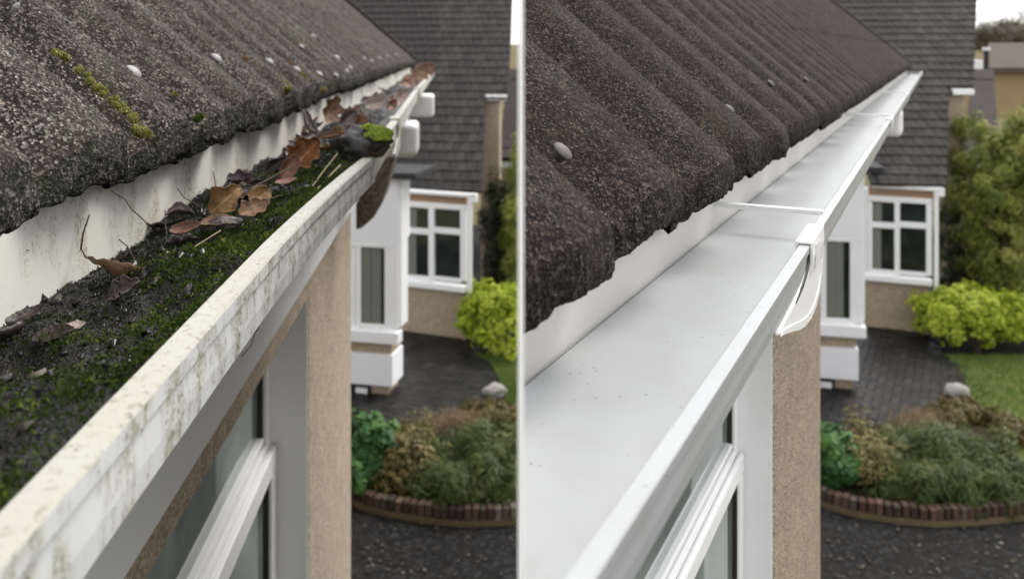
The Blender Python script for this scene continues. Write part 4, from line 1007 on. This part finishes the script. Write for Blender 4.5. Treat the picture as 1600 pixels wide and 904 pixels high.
    # tall evergreen shrubs
    plant('evergreen_shrub', 'tall yellow tinged evergreen shrub behind the lime bush %s' % where, 'shrub', 1572, 500,
          lambda b: [cr(b+Vector((.0, .3, 1.9)), (.72, .8, 2.0), 300, 30000, .13, .024, clump=.20, up=(0, -.1, .55), seed=seed+3, hue=.7, low=-1), cr(b+Vector((.55, .2, 2.3)), (.65, .8, 1.6), 200, 17000, .13, .024, clump=.20, up=(0, -.1, .55), seed=seed+4, hue=.7, low=-1)], L_HEDGE, 5, 2.4, spread=.4)
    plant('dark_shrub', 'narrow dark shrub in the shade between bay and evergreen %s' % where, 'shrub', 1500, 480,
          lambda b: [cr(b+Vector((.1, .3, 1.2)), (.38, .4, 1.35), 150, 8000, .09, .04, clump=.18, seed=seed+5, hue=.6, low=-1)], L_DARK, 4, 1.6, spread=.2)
    # bed plants
    plant('leafy_shrub', 'fresh green leafy shrub at the pier end of the bed %s' % where, 'shrub', 1300, 758,
          lambda b: [cr(b+Vector((0, .1, .30)), (.36, .5, .40), 130, 5600, .085, .06, clump=.11, seed=seed+6, hue=.5)], L_GREEN, 6, .35)
    plant('twiggy_shrub', 'sparse brownish twiggy shrub next to the leafy green one %s' % where, 'shrub', 1362, 765,
          lambda b: [cr(b+Vector((0, .15, .28)), (.38, .55, .36), 110, 3600, .065, .03, clump=.14, seed=seed+7, hue=.7)], L_BRN, 16, .5, L_DRY if False else BARK, .3)
    plant('rosemary_bush', 'wide dark green needle leaved bush filling the bed %s' % where, 'bush', 1480, 776,
          lambda b: [cr(b+Vector((dx_, dy_, .16+dh_)), (.30, .30, .26+dh_), 70, 4600, .10, .013, clump=.13, seed=seed+80+i_, hue=.65, up=(.25*math.sin(i_*2.1), -.2, .9)) for i_, (dx_, dy_, dh_) in enumerate(((-.62, .0, .0), (-.4, .25, .08), (-.3, -.2, .03), (0, .2, .14), (.05, -.15, .06), (.3, .3, .10), (.38, -.1, .04), (.62, .15, .06), (.7, -.15, -.02), (-.1, .5, .08)))] + [leaf_cloud(np.array(b)+np.random.RandomState(seed+8).normal(0, 1, (500, 3))*np.array([.42, .28, .05])+np.array([0, .1, .42]), np.tile([0, -.6, .2], (500, 1)), .22, .008, .6, None, up=(.1, 0, .9), rs_=np.random.RandomState(seed+9))], L_ROSE, 10, .35, spread=.35)
    plant('golden_shrub', 'low golden brown spreading shrub at the back of the bed %s' % where, 'shrub', 1510, 665,
          lambda b: [cr(b+Vector((-.1, .0, .14)), (.50, .28, .17), 130, 5200, .055, .03, clump=.09, seed=seed+11, hue=.7), cr(b+Vector((.32, -.35, .12)), (.3, .35, .15), 80, 2800, .055, .03, clump=.09, seed=seed+12, hue=.7)], L_GOLD, 5, .2)
    plant('dry_grass', 'tuft of straw coloured dry stems behind the dark bush %s' % where, 'grass tuft', 1440, 690,
          lambda b: [leaf_cloud(np.array(b)+np.random.RandomState(seed+13).normal(0, 1, (900, 3))*np.array([.16, .1, .08])+np.array([0, 0, .2]), np.tile([0, -.5, .2], (900, 1)), .26, .008, .6, None, up=(.1, 0, .8), rs_=np.random.RandomState(seed+14))], L_DRY, 4, .25)
    st = link('boulder', blob(G(1500, 622)+Vector((0, .08, .07)), (.17, .14, .11), seed, .22, 3, ROCK), None); tag(st, 'pale rounded stone at the edge of the paved path %s' % where, 'stone')

    # ---------- next house and beyond
    nb = empty('neighbour_house', ray(X(1535), 300, 22)*1.0, 'dark tiled neighbouring house behind the evergreen %s' % where, 'house'); nb.location.z = GZ
    p0 = ray(X(1510), 240, 20.0)
    def pl(nm, pts, Y0, Y1, mat, th=.12):
        P_ = [ray(X(x), y, Y0+(Y1-Y0)*f) for x, y, f in pts]; nrm = (P_[1]-P_[0]).cross(P_[2]-P_[1]).normalized()
        if nrm.z < 0: nrm = -nrm
        o = link(nm, extrude_poly(P_, [p-nrm*th for p in P_]), mat); keep(o, nb); return o
    pl('roof', [(1506, 246, 0), (1562, 246, 0), (1552, 108, 1), (1522, 108, 1)], 19.5, 22.5, BGT2)
    for i in range(9):
        f0 = i/9; y_ = 246+(108-246)*f0; xl = 1506+16*f0; xr = 1562-10*f0
        pl('tile_course', [(xl, y_, f0), (xr, y_, f0), (xr, y_-13.5, f0+.1), (xl, y_-13.5, f0+.1)], 19.42, 22.42, BGT2, .03)
    pl('wall', [(1506, 262, 0), (1562, 262, 0), (1562, 249, 0), (1506, 249, 0)], 19.7, 20, WREND, .2)
    keep(link('wall', extrude_poly([Vector((ray(X(1506), 0, 19.9).x, 19.9, GZ)), Vector((ray(X(1562), 0, 19.9).x, 19.9, GZ)), Vector((ray(X(1562), 0, 22.3).x, 22.3, GZ)), Vector((ray(X(1522), 0, 22.3).x, 22.3, GZ))],
        [Vector((ray(X(1506), 0, 19.9).x, 19.9, -2.75)), Vector((ray(X(1562), 0, 19.9).x, 19.9, -2.75)), Vector((ray(X(1562), 0, 22.3).x, 22.3, -2.75)), Vector((ray(X(1522), 0, 22.3).x, 22.3, -2.75))]), BEIGE), nb)
    if not L:
        ch = empty('flue', ray(1528, 110, 24), 'white boxed flue with a thin dark pipe beside the far roof', 'flue')
        bx = lambda x0, x1, y0, y1, Y, th: extrude_poly([ray(x0, y1, Y), ray(x1, y1, Y), ray(x1, y0, Y), ray(x0, y0, Y)], [ray(x, y, Y)+Vector((0, th, 0)) for x, y in ((x0, y1), (x1, y1), (x1, y0), (x0, y0))])
        keep(bev(link('box', bx(1521, 1536, 94, 116, 23.9, .25), WREND), .02), ch)
        keep(link('pipe', tube([ray(1541, 130, 24), ray(1541, 78, 24)], .07, 10), FELT), ch); keep(link('cowl', tube([ray(1541, 79, 24), ray(1541, 74, 24)], .10, 10), WREND), ch)
        fh = empty('bungalow', Vector((ray(1620, 0, 46).x, 46, GZ)), 'low beige bungalow with a long dark roof under the far wood', 'house')
        keep(bev(link('wall', bx(1546, 1800, 107, 185, 46, 5), BEIGE), .03), fh)
        rp = [ray(1536, 106, 45.5), ray(1810, 106, 45.5), ray(1800, 66, 49.5), ray(1545, 67, 49.5)]
        keep(link('roof', extrude_poly(rp, [p-Vector((0, 0, .25)) for p in rp]), BROOF), fh)
        q = np.random.RandomState(77)
        for i, (px, y, hgt) in enumerate(((1544, 140, 6.2), (1563, 132, 5.0), (1578, 138, 5.6), (1592, 130, 6.4), (1610, 140, 6.0))):
            b = ray(px, 66, y); t = empty('bare_tree', b, ['bare tree nearest the wing roof on the far ridge', 'smaller bare tree second from the wing roof on the ridge', 'bare tree in the middle of the far ridge', 'tall bare tree near the right picture edge on the ridge', 'bare tree at the right picture edge on the ridge'][i], 'tree', 'bare trees on the far ridge')
            segs = []
            def grow(p, d, ln, r, dep):
                e = p+d*ln; segs.append((p, e, r))
                if dep:
                    for k__ in range(3): grow(e, (d+Vector((q.normal(0, .45), q.normal(0, .3), q.normal(.1, .25)))).normalized(), ln*.68, r*.6, dep-1)
            grow(b-Vector((0, 0, 1)), Vector((0, 0, 1)), hgt*.36, .10, 5)
            V = []; Fc = []
            for p, e, r in segs:
                n0 = len(V); a = Vector((1, 0, 0)); bb = Vector((0, 1, 0))
                for c_, rr_ in ((p, r), (e, r*.7)): V += [c_+a*rr_, c_-a*rr_*.5+bb*rr_*.87, c_-a*rr_*.5-bb*rr_*.87]
                Fc += [(n0, n0+1, n0+4, n0+3), (n0+1, n0+2, n0+5, n0+4), (n0+2, n0, n0+3, n0+5)]
            keep(link('branches', pymesh('b', V, Fc), TWIGFAR), t)
        C = np.array([ray(px, 58, 125)[:] for px in (1600,)])
        o = build_cloud('far_wood', [crown((ray(1610, 56, 125)[:]), (12, 6, 2.4), 500, 22000, .5, .12, clump=.9, seed=9, hue=.7, low=-1)], leafmat('wood_twig', [(0, (.06, .05, .03)), (1, (.13, .11, .06))])); tag(o, 'olive brown wood along the far ridge under the sky', 'wood', kind='stuff')
garden('L'); garden('R')
